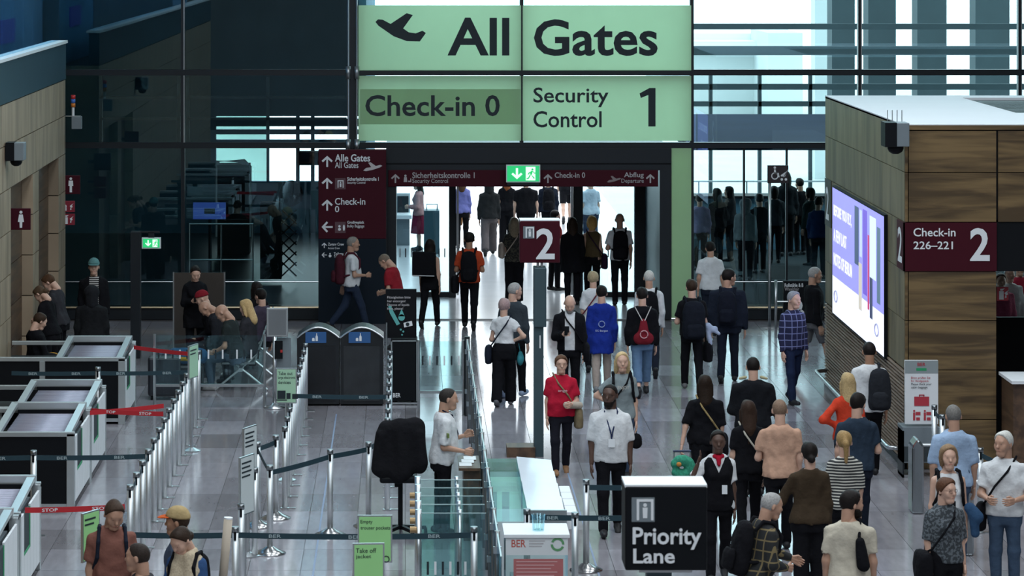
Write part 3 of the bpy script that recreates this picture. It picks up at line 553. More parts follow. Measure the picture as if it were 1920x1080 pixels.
# ================================================================ FURNITURE AND BARRIERS
# recycling bins
for k, (u0, u1) in enumerate(((556, 637), (637, 720))):
    Y = 47.1; x0, x1 = px(u0 + 1, Y), px(u1 - 1, Y); t = thing('recycling_bin', ('black domed recycling bin with blue bottle label beside the grey display stand', 'black domed recycling bin with blue bottle label next to the liquids board')[k], 'bin', ((x0 + x1) / 2, Y, 0), 0, 'bottle recycling bins')
    z1, n = 1.06, 12; prof = [(x0, .03)] + [(x0 + (x1 - x0) * i / n, z1 + .15 * math.sin(math.pi * i / n)) for i in range(n + 1)] + [(x1, .03)]
    MB().poly(prof, Y, .7).build('body', plain((.012, .014, .017), .35, .2, .2, 3, 0, 'bin_metal'), t)
    MB().tube([(x0, Y - .01, z1)] + [(x0 + (x1 - x0) * i / n, Y - .01, z1 + .005 + .155 * math.sin(math.pi * i / n)) for i in range(1, n)] + [(x1, Y - .01, z1)], .013, 6).build('rim', M_steel, t)
    lb = box('label_panel', plain((.02, .09, .25), .5, 0, .03, 5, 0, 'blue_label'), t, x0 + .13, x1 - .2, Y - .012, Y, 1.0 - .02, 1.17 - .02)
    icon([[(.5, 0), (.8, 0), (.8, .55), (.7, .75), (.7, 1), (.6, 1), (.6, .75), (.5, .55)], [(.05, 0), (.38, 0), (.38, .3), (.3, .4), (.14, .4), (.05, .3)]], lb, (x0 + x1) / 2 - .10, 1.01, .12, Y - .018, M_letter)
    box('door', plain((.03, .033, .037) if k else (.012, .013, .016), .35, .3, .25, 4, 0, 'bin_door'), t, x0 + .05, x1 - .06, Y - .008, Y, .08, .93); box('plinth', M_black, t, x0 + .02, x1 - .02, Y + .05, Y + .65, 0, .04)
Y = 47.2; t = thing('liquids_board', 'black board on wheeled case asking to dispose of liquids', 'sign', (px(757, Y), Y, 0))
a = rect(723, 781, 545, 637, Y); b_ = box('board', M_black, t, a[0], a[1], Y + .2, Y + .26, a[2], a[3]); Yc = Y + .2
for s, v in (('Flüssigkeiten bitte', 555), ('hier entsorgen!', 562), ('Dispose of liquids', 569), ('here, please!', 576)): ptxt(s, b_, 726, 726 + 2.3 * len(s), v, v + 6, Yc, grey, .012, .012)
teal = plain((.10, .38, .36), .6, 0, .02, 5, 0, 'teal_print')
icon([disc(.0, .3, .17), [(-.16, .36), (.16, .36), (0, .75)]], b_, px(753, Yc), pz(606, Yc), .3, Yc - .01, teal); icon([[(.35, .0), (.48, .06), (.22, .55), (.12, .78), (.02, .74), (.08, .48)]], b_, px(727, Yc), pz(610, Yc), .4, Yc - .01, teal)
icon([[(0, 0), (.5, .12), (.45, .4), (-.05, .28)]], b_, px(758, Yc), pz(614, Yc), .26, Yc - .01, M_letter); icon([disc(.2, .2, .11)], b_, px(758, Yc), pz(614, Yc), .26, Yc - .016, M_ink); icon([disc(.1, .5, .08), disc(.3, .35, .08), disc(.2, .1, .07)], b_, px(749, Yc), pz(630, Yc), .2, Yc - .01, teal)
a = rect(733, 783, 638, 752, Y); cs = box('case', M_black, t, a[0], a[1], Y, Y + .5, a[2], a[3], .01); ptxt('BER', cs, 737, 751, 737, 745, Y, M_letter, .015, .006)
for x in (a[0], a[1] - .02): box('case_edge', M_steel, t, x, x + .02, Y - .012, Y + .01, a[2], a[3])
box('case_edge', M_steel, t, a[0], a[1], Y - .012, Y + .01, a[3] - .02, a[3]); box('tray', M_steel, t, a[0], a[1], Y - .01, Y + .5, a[2] - .05, a[2] - .02)
for x in (a[0] + .08, a[1] - .08): MB().tube([(x - .02, Y + .1, .04), (x + .02, Y + .1, .04)], .04, 12).build('wheel', M_black, t)
MB().tube([(px(725, Y), Y - .15, 0), (px(725, Y), Y - .15, 1.3)], .012).build('side_rod', M_steel, t)
Y = 46.9; t = thing('display_stand', 'grey blank notice frame on a steel pole with round foot', 'sign stand', (px(515, Y), Y, 0)); a = rect(500, 540, 577, 631, Y)
box('frame', metal((.5, .52, .53), .4), t, a[0], a[1], Y - .03, Y, a[2], a[3], .006); box('panel', plain((.14, .15, .16), .6, 0, .05, 5, 0, 'grey_sheet'), t, a[0] + .03, a[1] - .03, Y - .034, Y - .03, a[2] + .03, a[3] - .03)
MB().tube([(px(515, Y), Y, 0), (px(515, Y), Y, a[2])], .03, 12).build('pole', M_steel, t, smooth=True); MB().lathe([(.17, 0), (.17, .015), (.06, .05), (.035, .08)], (px(515, Y), Y, 0)).build('foot', M_steel, t, smooth=True)
box('back_plate', M_grey, t, px(519, Y), px(545, Y), Y + .05, Y + .1, .25, pz(634, Y)); box('clip_box', M_black, t, px(515, Y), px(530, Y), Y - .06, Y, pz(672, Y), pz(638, Y)); box('red_button', plain((.4, .02, .02), .5, 0, .02, 5, 0, 'red_button'), t, px(526, Y), px(530, Y), Y - .065, Y - .06, pz(660, Y), pz(655, Y))
Y = 52.6; t = thing('metal_screen', 'brushed metal partition board behind the standing phone user', 'partition', (px(371, Y), Y, 0)); a = rect(323, 419, 515, 606, Y)
box('sheet', plain((.10, .085, .075), .35, .7, .1, 2, 0, 'bronze_sheet'), t, a[0], a[1], Y + .3, Y + .33, .1, a[3])
for x in (a[0], a[1]): box('frame_post', M_steel, t, x - .012, x + .012, Y + .29, Y + .34, 0, a[3] + .01)

# queue posts
ORD = 'first second third fourth fifth sixth seventh eighth ninth tenth eleventh twelfth thirteenth fourteenth fifteenth sixteenth seventeenth eighteenth'.split()
pm = MB().tube([(0, 0, 0), (0, 0, .98)], .037, 14); pmh = MB().tube([(0, 0, .98), (0, 0, 1.04)], .039, 14)
def mesh_of(mb, nm, mat, smooth=True):
    me = bpy.data.meshes.new(nm); me.from_pydata(mb.v, [], mb.f); me.materials.append(mat)
    if smooth: me.polygons.foreach_set('use_smooth', [len(f) == 4 for f in mb.f])
    return me
ME_pole = mesh_of(pm, 'pole', metal((.66, .69, .70), .5)); ME_head = mesh_of(pmh, 'belt_head', metal((.25, .27, .28), .3))
ME_plate = mesh_of(MB().lathe([(.06, 0), (.06, .012), (.04, .016)], (0, 0, 0), 16).box(.0, .14, -.03, .03, 0, .012), 'foot_plate', M_steel, False)
ME_dome = mesh_of(MB().lathe([(.19, 0), (.19, .012), (.10, .05), (.045, .085), (.036, .09)], (0, 0, 0), 24), 'foot_dome', metal((.42, .42, .42), .22))
ME_cas = mesh_of(MB().box(-.014, .014, -.043, -.033, .90, .985), 'cassette', M_black, False)
def kid(me, nm, par): o = link(bpy.data.objects.new(nm, me)); o.parent = par; ORG[o] = ORG[par]; return o
def post(x, y, label, group, dome=False):
    t = thing('queue_post', label, 'queue post', (x, y, 0), 0, group)
    kid(ME_pole, 'pole', t); kid(ME_head, 'belt_head', t); kid(ME_dome if dome else ME_plate, 'foot', t); kid(ME_cas, 'cassette', t); return t
def belt(t, x1, y1, mat=None, words='BER', n=3, z=.95, x0=None, y0=None, z1=None):
    ox, oy, _ = ORG[t]; x0 = ox if x0 is None else x0; y0 = oy if y0 is None else y0; z1 = z if z1 is None else z1
    d = math.hypot(x1 - x0, y1 - y0); mb = MB(); k = 8
    for i in range(k):
        f0, f1 = i / k, (i + 1) / k; sg = lambda f: -.03 * d / 2 * 4 * f * (1 - f) * .5
        mb.bar((x0 + (x1 - x0) * f0, y0 + (y1 - y0) * f0, z + (z1 - z) * f0 + sg(f0)), (x0 + (x1 - x0) * f1, y0 + (y1 - y0) * f1, z + (z1 - z) * f1 + sg(f1)), .004, .06)
    b = mb.build('belt', mat or M_belt, t)
    if words and abs(y1 - y0) < .6 * abs(x1 - x0):
        ux, uy = abs(x1 - x0) / d, (y1 - y0) / d * (1 if x1 > x0 else -1)
        for i in range(n):
            f = (i + .5) / n; xx, yy_, zz = x0 + (x1 - x0) * f, y0 + (y1 - y0) * f, z + (z1 - z) * f - .03 * d / 2 * 4 * f * (1 - f) * .5; wd = .043 * len(words)
            txt(words, b, -wd / 2, wd / 2, zz - .018, zz + .018, 0, plain((.32, .40, .42), .6, 0, .02, 5, 0, 'belt_print') if mat is None else M_letter, .015, plane=lambda q, zq, xx=xx, yy_=yy_: (xx + q * ux, yy_ + q * uy - .007, zq))
    return b
rowL = []
for i in range(15): rowL.append(post(-3.12, 45.8 - .81 * i, '%s steel queue post from the far end of the row beside the baggage units' % ORD[i], 'queue posts beside the baggage units'))
for a_, b_ in zip(rowL[:-1], rowL[1:]): belt(a_, ORG[b_][0], ORG[b_][1])
rowM = []
for i in range(11): rowM.append(post(-1.53, 46.6 - .80 * i, '%s steel queue post from the far end of the middle row before the bins' % ORD[i], 'queue posts of the middle row'))
for a_, b_ in zip(rowM[:-1], rowM[1:]): belt(a_, ORG[b_][0], ORG[b_][1])
rowR = []
for i in range(10): rowR.append(post(-.23, 45.7 - .80 * i, '%s steel queue post from the far end of the row leading to the wheeled case' % ORD[i], 'queue posts of the inner row'))
for a_, b_ in zip(rowR[:-1], rowR[1:]): belt(a_, ORG[b_][0], ORG[b_][1])
belt(rowM[6], -.25, 41.7, n=2)
dp = {}
for nm, u, v, lab in (('A', 517, 972, 'domed-foot queue post at the near end of the middle row'), ('B', 483, 987, 'domed-foot queue post beside the edge-on notice boards'), ('C', 506, 1038, 'domed-foot queue post where the slanting belt begins'), ('D', 619, 1003, 'domed-foot queue post midway along the slanting belt'), ('E', 691, 987, 'domed-foot queue post behind the green trouser pockets sign')):
    dp[nm] = post(px(u, gy(v)), gy(v), lab, None, True)
def join(a_, b_, **k): return belt(a_, ORG[b_][0], ORG[b_][1], **k)
join(dp['B'], dp['A'], words=''); join(dp['C'], dp['B'], words=''); join(dp['C'], dp['D'], n=2); join(dp['D'], dp['E'], n=1); join(dp['E'], rowR[9], words='')
pn = [post(px(u, Y), Y, lab, None) for u, Y, lab in ((441, 32.0, 'queue post at the near left end of the long lower belt'), (889, 32.0, 'queue post ending the long lower belt at the glass gate'), (452, 33.3, 'queue post carrying the nearer edge-on board'), (478, 35.6, 'queue post carrying the farther edge-on board'))]
belt(pn[0], px(889, 32), 32.0, n=3); belt(pn[0], -2.85, 32.0, n=1)
p = post(-4.5, 36.8, 'queue post in front of the middle baggage unit', None); belt(p, -3.12, 36.9, n=2); belt(p, -6.1, 36.8, n=2)
p = post(-4.45, 44.0, 'queue post in front of the farthest baggage unit', None); belt(p, -3.12, 44.1, n=2); belt(p, -5.7, 44.0, n=2)
p = post(2.07, 34.8, 'domed-foot queue post between the tray table and the priority sign', None, True); belt(p, 3.0, 34.8, n=1)
p1 = post(1.32, 33.0, 'queue post tucked behind the clear disposal box', None); belt(p1, 3.0, 33.0, n=3)
post(1.83, 32.8, 'queue post at the corner of the clear disposal box', None)
p = post(px(1752, 40.4), 40.4, 'queue post standing in front of the cabin baggage board', None); p2 = post(px(1767, 39.6), 39.6, 'queue post just behind the man in the pale blue shirt', None); join(p, p2, words='')
p = post(px(1838, 37.0), 37.0, 'queue post between the pale blue shirt and the white-haired man', None); belt(p, px(1900, 36), 36.0, words='')

# small boards on the queue posts
def board(x, Y, label, lines, rz=0, face=M_signgreen, z0=1.03, z1=1.50, wd=.36, art=None):
    t = thing('notice_board', label, 'sign', (x, Y, z0), rz); loc = rz != 0
    o_ = (0, 0, 0) if loc else (x, Y, z0)
    def bx(nm, m, a0, a1, b0, b1, c0, c1, par): return MB().box(a0, a1, b0, b1, c0, c1).build(nm, m, par, local=True)
    bx('frame', M_steel, -wd / 2, wd / 2, -.012, .012, 0, z1 - z0, t); f = bx('sheet', face, -wd / 2 + .015, wd / 2 - .015, -.015, -.012, .015, z1 - z0 - .015, t); ORG[f] = (0, 0, 0)
    MB().tube([(0, .02, -z0), (0, .02, .03)], .02, 10).build('pole', M_steel, t, local=True); MB().lathe([(.13, -z0), (.13, .012 - z0), (.03, .05 - z0)], (0, .02, 0)).build('foot', M_steel, t, local=True)
    if isinstance(lines, int):
        for k in range(lines): bx('print_line', M_ink, -wd / 2 + .03, wd / 2 - .08 - .03 * (k % 2), -.018, -.015, z1 - z0 - .08 - .05 * k, z1 - z0 - .062 - .05 * k, f)
        lines = ()
    for k, s in enumerate(lines): txt(s, f, -wd / 2 + .03, -wd / 2 + .03 + min(.024 * len(s), wd - .05), z1 - z0 - .09 - .06 * k, z1 - z0 - .045 - .06 * k, -.018, M_ink, .004)
    if art: icon(art, f, -.12, .04, .22, -.02, M_ink)
    return t
palegreen = plain((.36, .58, .40), .6, 0, .02, 5, 0, 'pale_green_print'); whitep = plain((.55, .60, .60), .6, 0, .02, 5, 0, 'white_sheet')
board(px(537, 40.6), 40.6, 'pale green board about taking out large electronic devices', ('Take out', 'large electronic', 'devices'), 0, palegreen, 1.03, 1.5, .28, [[(0, .1), (.5, .1), (.5, .6), (0, .6)], [(-.08, 0), (.58, 0), (.58, .06), (-.08, .06)], [(.55, .1), (.8, .1), (.8, .45), (.55, .45)], [(.9, .1), (1.25, .1), (1.25, .4), (.9, .4)]])
board(px(703, 30.2), 30.2, 'green board asking to empty trouser pockets', ('Empty', 'trouser pockets'), 0, M_signgreen, 1.03, 1.5, .345, [[(0, .0), (.32, .0), (.32, .45), (0, .45)], [(.45, .5), (.75, .42), (.85, .2), (.92, .2), (.8, .45), (.5, .56)], [(.95, .1), (.72, .22), (.95, .34)]] + ring(1.05, -.02, .16, .04))
board(px(691, 28.7), 28.7, 'green board asking travellers to take off their jacket', ('Take off', 'jacket'), 4, M_signgreen, 1.03, 1.52, .30, [[(.2, -.1), (.9, -.1), (1, .5), (.75, .62), (.62, .3), (.5, .62), (.25, .5)]])
board(-3.0, 42.95, 'small green board seen nearly edge-on on the farther side row', 2, 72, palegreen, 1.03, 1.5, .34)
board(-3.14, 30.3, 'green board turned aside beside the man in the rust T-shirt', 2, 62, M_signgreen, 1.03, 1.52, .3)
board(px(468, 35.6), 35.6, 'pale board turned edge-on, the farther of two beside the queue', 4, 66, whitep, .85, 1.52, .34)
board(px(462, 33.7), 33.7, 'pale board turned edge-on, the nearer of two beside the queue', 4, 66, whitep, .85, 1.50, .34)

# baggage units
UNITS = []
M_roll = plain((.30, .30, .38), .4, .3, .04, 10, 0, 'roller'); M_frame = plain((.50, .54, .55), .3, .6, .04, 6, 0, 'unit_frame'); M_gw = plain((.02, .30, .12), .5, 0, .05, 5, 0, 'green_edge')
for k, (y0, y1, lab) in enumerate(((45.3, 47.2, 'farthest steel-framed baggage unit with roller top'), (40.45, 42.5, 'steel-framed baggage unit just beyond the crossing red belts'), (38.4, 40.42, 'steel-framed baggage unit with roller top behind the blue belt'), (33.0, 34.9, 'steel-framed baggage unit beside the nearest red stop belt'), (30.6, 32.9, 'nearest baggage unit cut by the lower left picture edge'))):
    x1, x0 = -4.18, -6.1; t = thing('baggage_unit', lab, 'baggage unit', (x1, y0, 0), 0, 'baggage units'); UNITS.append(t)
    box('front_panel', M_black, t, x0, x1 - .09, y0 + .02, y0 + .05, .06, .94); box('body', M_black, t, x0, x1 - .03, y0 + .05, y1 - .05, .06, .78)
    for y in (y0, y1 - .07): box('top_rail', M_frame, t, x0, x1, y, y + .07, .94, 1.0, .006)
    for y in (y0, y1 - .1): box('corner_post', M_frame, t, x1 - .1, x1, y, y + .1, 0, .98, .006)
    box('mid_post', M_frame, t, -5.45, -5.37, y0 - .01, y0 + .02, 0, .94); box('base_rail', M_frame, t, x0, x1, y0 + .01, y0 + .05, .04, .09)
    bd_ = box('roller_bed', M_grey, t, x1 - .95, x1 - .1, y0 + .08, y1 - .2, .80, .86)
    n = 16
    for i in range(n): y = y0 + .16 + i * (y1 - y0 - .45) / (n - 1); MB().tube([(x1 - .92, y, .885 + .04 * i / n), (x1 - .14, y, .885 + .04 * i / n)], .042, 8).build('roller', M_roll, bd_, smooth=True)
    for x in (x1 - 1.0, x1 - .1): MB().bar((x, y0 + .05, .95), (x, y1 - .05, 1.06), .09, .05).build('side_guard', M_frame, t)
    box('back_guard', M_frame, t, x1 - 1.0, x1 - .05, y1 - .14, y1 - .06, .98, 1.09, .005); box('brush_strip', M_black, t, x1 - .95, x1 - .15, y1 - .2, y1 - .15, .95, 1.0)
    m_ = 6
    for i in range(m_):
        ya = y0 + .1 + i * (y1 - y0 - .2) / m_; yb = ya + (y1 - y0 - .2) / m_ - .012
        box('side_panel', M_white, t, x1 - .03, x1 - .005, ya, yb, .1, .92 if i not in (1, 2) else .45)
        if i == 1:
            w_ = box('window', M_ink, t, x1 - .04, x1 - .01, ya, ya + 2 * (yb - ya), .47, .90); box('window_edge', M_gw, w_, x1 - .012, x1 - .004, ya + 2 * (yb - ya) - .05, ya + 2 * (yb - ya), .47, .90); box('window_edge', M_gw, w_, x1 - .012, x1 - .004, ya, ya + 2 * (yb - ya), .45, .48)
    for y in (y0 + .3, y1 - .3): MB().tube([(x1 - .1, y, .03), (x1 - .05, y, .03)], .03, 10).build('castor', M_black, t)
def redbelt(k, x0, y0, x1, y1, lab, n=2):
    b = belt(UNITS[k], x1, y1, M_red, 'STOP', n, x0=x0, y0=y0); b.name = 'stop_belt'; b['label'] = lab
redbelt(1, -4.18, 40.5, -3.2, 40.2, 'red stop belt'); redbelt(2, -4.18, 40.3, -3.25, 40.9, 'red stop belt', 1)
redbelt(3, -4.18, 33.4, -3.1, 33.6, 'red stop belt'); redbelt(0, -4.18, 46.8, -3.17, 46.0, 'red stop belt')

# waiting bench
t = thing('waiting_bench', 'silver wire waiting bench with crossed legs behind the glass barrier', 'bench', (px(450, 48.7), 48.7, 0)); xb = px(452, 48.7)
MB().bar((xb, 48.5, .36), (xb, 52.3, .36), .06, .06).build('beam', M_steel, t)
for y in (48.7, 50.4, 52.1):
    for dx in (-.42, .42): MB().tube([(xb, y, .36), (xb + dx, y - .02, .02)], .018, 8).build('leg', M_steel, t)
    for dx in (-.3, .3): MB().tube([(xb, y, .36), (xb + dx, y, .62)], .014, 8).build('arm_support', M_steel, t)
for i in range(6):
    y = 48.65 + i * .62; MB().box(xb - .30, xb + .22, y, y + .5, .43, .46).build('seat', metal((.35, .37, .38), .35), t)
    MB().bar((xb + .22, y + .25, .46), (xb + .36, y + .25, .92), .5, .02).build('backrest', metal((.35, .37, .38), .35), t)
# glass barriers
Gc = glass((.86, .95, .94), 1.5, 0, 'clear_glass'); Gt = glass((.92, .975, .967), 1.5, 0, 'teal_glass')
def marks(par, xs, y, z): 
    for k, x in enumerate(xs): box('glass_mark', M_letter if k % 2 else M_ink, par, x - .012, x + .012, y - .006, y - .002, z, z + .14)
for u0, u1, Y, lab in ((785, 869, 46.2, 'low clear glass barrier with dash marks beside the wheeled case'), (290, 496, 46.9, 'long clear glass barrier in front of the waiting bench')):
    t = thing('glass_barrier', lab, 'barrier', (px(u0, Y), Y, 0)); x0, x1 = px(u0, Y), px(u1, Y)
    box('pane', Gc, t, x0, x1, Y, Y + .012, .36, 1.12); box('bottom_rail', M_steel, t, x0, x1, Y - .02, Y + .03, .33, .37); marks(t, [x0 + .06 + i * .11 for i in range(int((x1 - x0) / .11))], Y, .76)
    for x in (x0, x1): MB().tube([(x, Y, 0), (x, Y, 1.14)], .022, 10).build('post', M_steel, t)
t = thing('glass_partition', 'long glass partition with steel clamps running along the walkway', 'partition', (.94, 38, 0))
for i in range(13):
    y0 = 46.1 - (i + 1) * 1.25; box('pane', Gt, t, .935, .947, y0 + .03, y0 + 1.22, .12, 1.15); MB().tube([(.94, y0 + 1.25, 0), (.94, y0 + 1.25, 1.17)], .03, 10).build('post', metal((.20, .21, .21), .35), t, smooth=True)
    for z in (.35, .95): box('clamp', M_steel, t, .90, .98, y0 + 1.17, y0 + 1.21, z, z + .07)
    box('top_edge', plain((.34, .46, .47), .3, 0, .02, 5, 0, 'glass_edge'), t, .933, .949, y0 + .03, y0 + 1.22, 1.148, 1.156)
box('end_post', M_darkmetal, t, .90, .98, 46.1, 46.2, 0, 1.2)
for i in range(5):
    Y = 34.4 - i * .5; t = thing('glass_gate', '%s of five parallel glass gate panels beside the clerk, counted from the back' % ORD[i], 'gate', (.14, Y, 0), 0, 'parallel glass gate panels'); x1 = .86
    box('pane', Gt, t, .17, x1, Y, Y + .012, .1, 1.10); box('top_edge', plain((.34, .46, .47), .3, 0, .02, 5, 0, 'glass_edge'), t, .17, x1, Y, Y + .012, 1.10, 1.108)
    for x in (.14, .58): MB().tube([(x, Y + .03, 0), (x, Y + .03, 1.14)], .035 if x < .3 else .022, 12).build('post', M_steel, t, smooth=True)
    MB().tube([(.05, Y, .93), (.12, Y, .93)], .035, 10).build('hinge', plain((.30, .2, .1), .4, .7, .03, 5, 0, 'bronze'), t)
    if i == 4: marks(t, [.24 + .08 * k for k in range(7)], Y, .45)
# clerk's desk, chair and jacket
t = thing('clerk_desk', 'small dark wooden standing desk in front of the clerk', 'desk', (.85, 36.8, 0))
box('cabinet', M_dw, t, .70, .90, 36.5, 37.2, 0, .86); box('desk_top', M_dw, t, .64, .90, 36.4, 37.3, .86, .89)
for k in range(3): tag(box('paper_sheet', M_white, None, .65 + .03 * k, .80 + .03 * k, 36.55 + .2 * k, 36.8 + .2 * k, .892 + .003 * k, .895 + .003 * k, loc=(.6 + .09 * k, 36.6 + .2 * k, .89)), ('white paper sheet under the clerk\'s hand', 'white paper sheet in the middle of the desk pile', 'white paper sheet at the far side of the desk')[k], 'paper')
t = thing('swivel_chair', 'black swivel chair hidden under a draped jacket', 'chair', (-.06, 36.9, 0))
for k in range(5): a = 2 * math.pi * k / 5 + .3; MB().bar((-.06, 36.9, .10), (-.06 + .32 * math.cos(a), 36.9 + .32 * math.sin(a), .07), .05, .04).build('foot_spoke', M_black, t); MB().tube([(-.06 + .32 * math.cos(a) - .02, 36.9 + .32 * math.sin(a), .035), (-.06 + .32 * math.cos(a) + .02, 36.9 + .32 * math.sin(a), .035)], .035, 10).build('castor', M_black, t)
MB().tube([(-.06, 36.9, .1), (-.06, 36.9, .66)], .03).build('gas_lift', M_black, t); box('seat', M_black, t, -.31, .14, 36.65, 37.15, .66, .75, .03); box('backrest', M_black, t, -.27, .07, 36.70, 36.76, .8, 1.30, .03); box('back_stem', M_black, t, -.13, -.05, 36.76, 36.80, .6, 1.0)
# tray table, trays, disposal box
t = thing('tray_table', 'long white display table with sloping glass lids beside the walkway', 'table', (1.55, 35.5, 0)); ty = [33.9, 34.75, 35.6, 36.4, 37.2]
box('cabinet', M_white, t, 1.02, 1.80, 33.95, 37.15, .05, .72); box('glass_side', Gc, t, 1.0, 1.36, 33.9, 37.2, .73, .87)
lidm = plain((.62, .66, .72), .15, 0, .02, 5, 0, 'pale_gloss')
for a_, b_ in zip(ty[:-1], ty[1:]):
    mb = MB(); mb.v = [(1.36, a_ + .03, .86), (1.78, a_ + .03, .82), (1.78, b_ - .03, .86), (1.36, b_ - .03, .90), (1.36, a_ + .03, .80), (1.78, a_ + .03, .76), (1.78, b_ - .03, .80), (1.36, b_ - .03, .84)]
    mb.f = [(0, 1, 2, 3), (7, 6, 5, 4), (0, 4, 5, 1), (1, 5, 6, 2), (2, 6, 7, 3), (3, 7, 4, 0)]; mb.build('lid', lidm, t)
box('rim', M_steel, t, 1.34, 1.80, 33.87, 33.92, .70, .86); box('foot_plinth', M_grey, t, 1.06, 1.76, 34, 37.1, 0, .05)
for k in range(4): tag(box('white_tray', M_white, None, 1.801, 1.93, 34.1 + .42 * k, 34.48 + .42 * k, .60 + .0 * k, .80, loc=(1.87, 34.3 + .42 * k, .6), bevel=.01), '%s white plastic tray hooked along the table edge, from the near end' % ORD[k], 'tray', 'white trays on the table edge')
Y = 31.8; t = thing('disposal_box', 'clear disposal box with a white lid, recycling mark and red notice', 'box', (1.38, Y, 0)); x0, x1 = 1.05, 1.70
box('lid', M_white, t, x0 - .02, x1 + .02, Y - .02, Y + .6, .96, 1.0, .006); b_ = box('front_label', plain((.62, .64, .65), .5, 0, .03, 5, 0, 'label_sheet'), t, x0, x1, Y - .004, Y, .78, .96); box('clear_body', Gc, t, x0, x1, Y, Y + .58, .03, .96); box('inner_bin', M_grey, t, x0 + .06, x1 - .06, Y + .06, Y + .5, .02, .5)
ptxt('BER', b_, 959, 986, 1012, 1026, Y, plain((.45, .10, .08), .6, 0, .02, 5, 0, 'red_print'), .015, .006)
for k in range(3): a2 = rect(992, 1022 - 3 * k, 1013 + 5 * k, 1015 + 5 * k, Y); box('print_line', grey, b_, a2[0], a2[1], Y - .007, Y - .004, a2[2], a2[3])
icon([[(p[0], p[1]) for p in q] for q in ring(.5, .5, .48, .16)[:7] + ring(.5, .5, .48, .16)[8:15]], b_, px(1032, Y), pz(1034, Y), .15, Y - .008, plain((.10, .28, .12), .6, 0, .02, 5, 0, 'dark_green_print'))
rn = box('red_notice', plain((.40, .12, .12), .6, 0, .05, 8, 0, 'red_sheet'), t, px(963, Y), px(1056, Y), Y - .004, Y, .1, .74)
for k in range(5): a2 = rect(968, 1045 - 6 * (k % 3), 1052 + 6.5 * k, 1054 + 6.5 * k, Y); box('print_line', plain((.55, .30, .30), .6, 0, .02, 5, 0, 'pink_print'), rn, a2[0], a2[1], Y - .007, Y - .004, a2[2], a2[3])
tag(MB().lathe([(.06, 0), (.075, .17), (.07, .17), (.056, .01)], (1.40, Y + .2, 1.0)).build('plastic_cup', Gc, None, loc=(1.40, Y + .2, 1.0), smooth=True), 'clear plastic cup standing on the disposal box', 'cup')
# cabin baggage board and steel gates
Y = 40.9; t = thing('cabin_baggage_board', 'white board with red suitcase asking to check cabin baggage', 'sign', (px(1728, Y), Y, 0)); a = rect(1697, 1759, 676, 795, Y)
b_ = box('board', M_white, t, a[0], a[1], Y, Y + .06, a[2], a[3]); box('header', plain((.25, .29, .30), .5, 0, .03, 5, 0, 'grey_header'), b_, a[0], a[1], Y - .005, Y, a[3] - .17, a[3]); redp = plain((.42, .03, .05), .6, 0, .02, 5, 0, 'red_print2')
ptxt('BER', b_, 1720, 1735, 680, 686, Y, redp, .015); a2 = rect(1718, 1737, 690, 695, Y); box('green_bar', M_gw, b_, a2[0], a2[1], Y - .008, Y - .005, a2[2], a2[3])
for k, s in enumerate(('Bitte prüfen Sie', 'Ihr Handgepäck.', 'Please check your', 'cabin baggage.')): ptxt(s, b_, 1708, 1708 + 2.25 * len(s), 706 + 6 * k, 711 + 6 * k, Y, redp if k < 2 else M_ink, .008)
icon([[(0, 0), (1, 0), (1, .62), (0, .62)], [(.32, .62), (.38, .62), (.38, .74), (.32, .74)], [(.62, .62), (.68, .62), (.68, .74), (.62, .74)], [(.32, .70), (.68, .70), (.68, .76), (.32, .76)]], b_, px(1714, Y), pz(761, Y), .20, Y - .008, redp)
for u in (1711, 1731): icon([disc(.15, .9, .1), [(.05, .75), (.25, .75), (.25, 0), (.05, 0)], [(.3, .5), (.75, .5), (.75, .8), (.3, .8)], [(.35, 0), (.7, 0), (.7, .28), (.35, .28)]], b_, px(u, Y), pz(788, Y), .14, Y - .008, redp)
box('cabinet', M_grey, t, px(1690, Y), px(1760, Y), Y - .1, Y + .3, .2, a[2] - .03); box('cabinet_front', plain((.03, .04, .045), .4, 0, .05, 5, 0, 'dark_front'), t, px(1693, Y), px(1757, Y), Y - .11, Y - .1, .22, .42); box('foot', M_steel, t, px(1690, Y), px(1720, Y), Y - .1, Y + .3, 0, .04); box('leg', M_darkmetal, t, px(1690, Y), px(1693, Y), Y - .1, Y + .3, 0, .63); 
for u, Yv, lab in ((1722, 38.2, 'rounded stainless steel gate pillar with slanted top in front of the baggage board'), (1815, 35.6, 'steel gate pillar hidden behind the woman in the white top')):
    x = px(u, Yv); t = thing('gate_pillar', lab, 'gate', (x, Yv, 0)); mb = MB().poly([(x - .075, 0), (x + .075, 0), (x + .075, .86), (x - .0, .95), (x - .075, .84)], Yv, .35); mb.build('pillar', metal((.42, .46, .48), .22), t, bevel=.03); MB().tube([(x + .07, Yv + .2, .84), (x + .42, Yv + .2, .84)], .018, 8).build('arm', M_steel, t); MB().tube([(x + .42, Yv + .2, 0), (x + .42, Yv + .2, .86)], .018, 8).build('arm_post', M_steel, t)
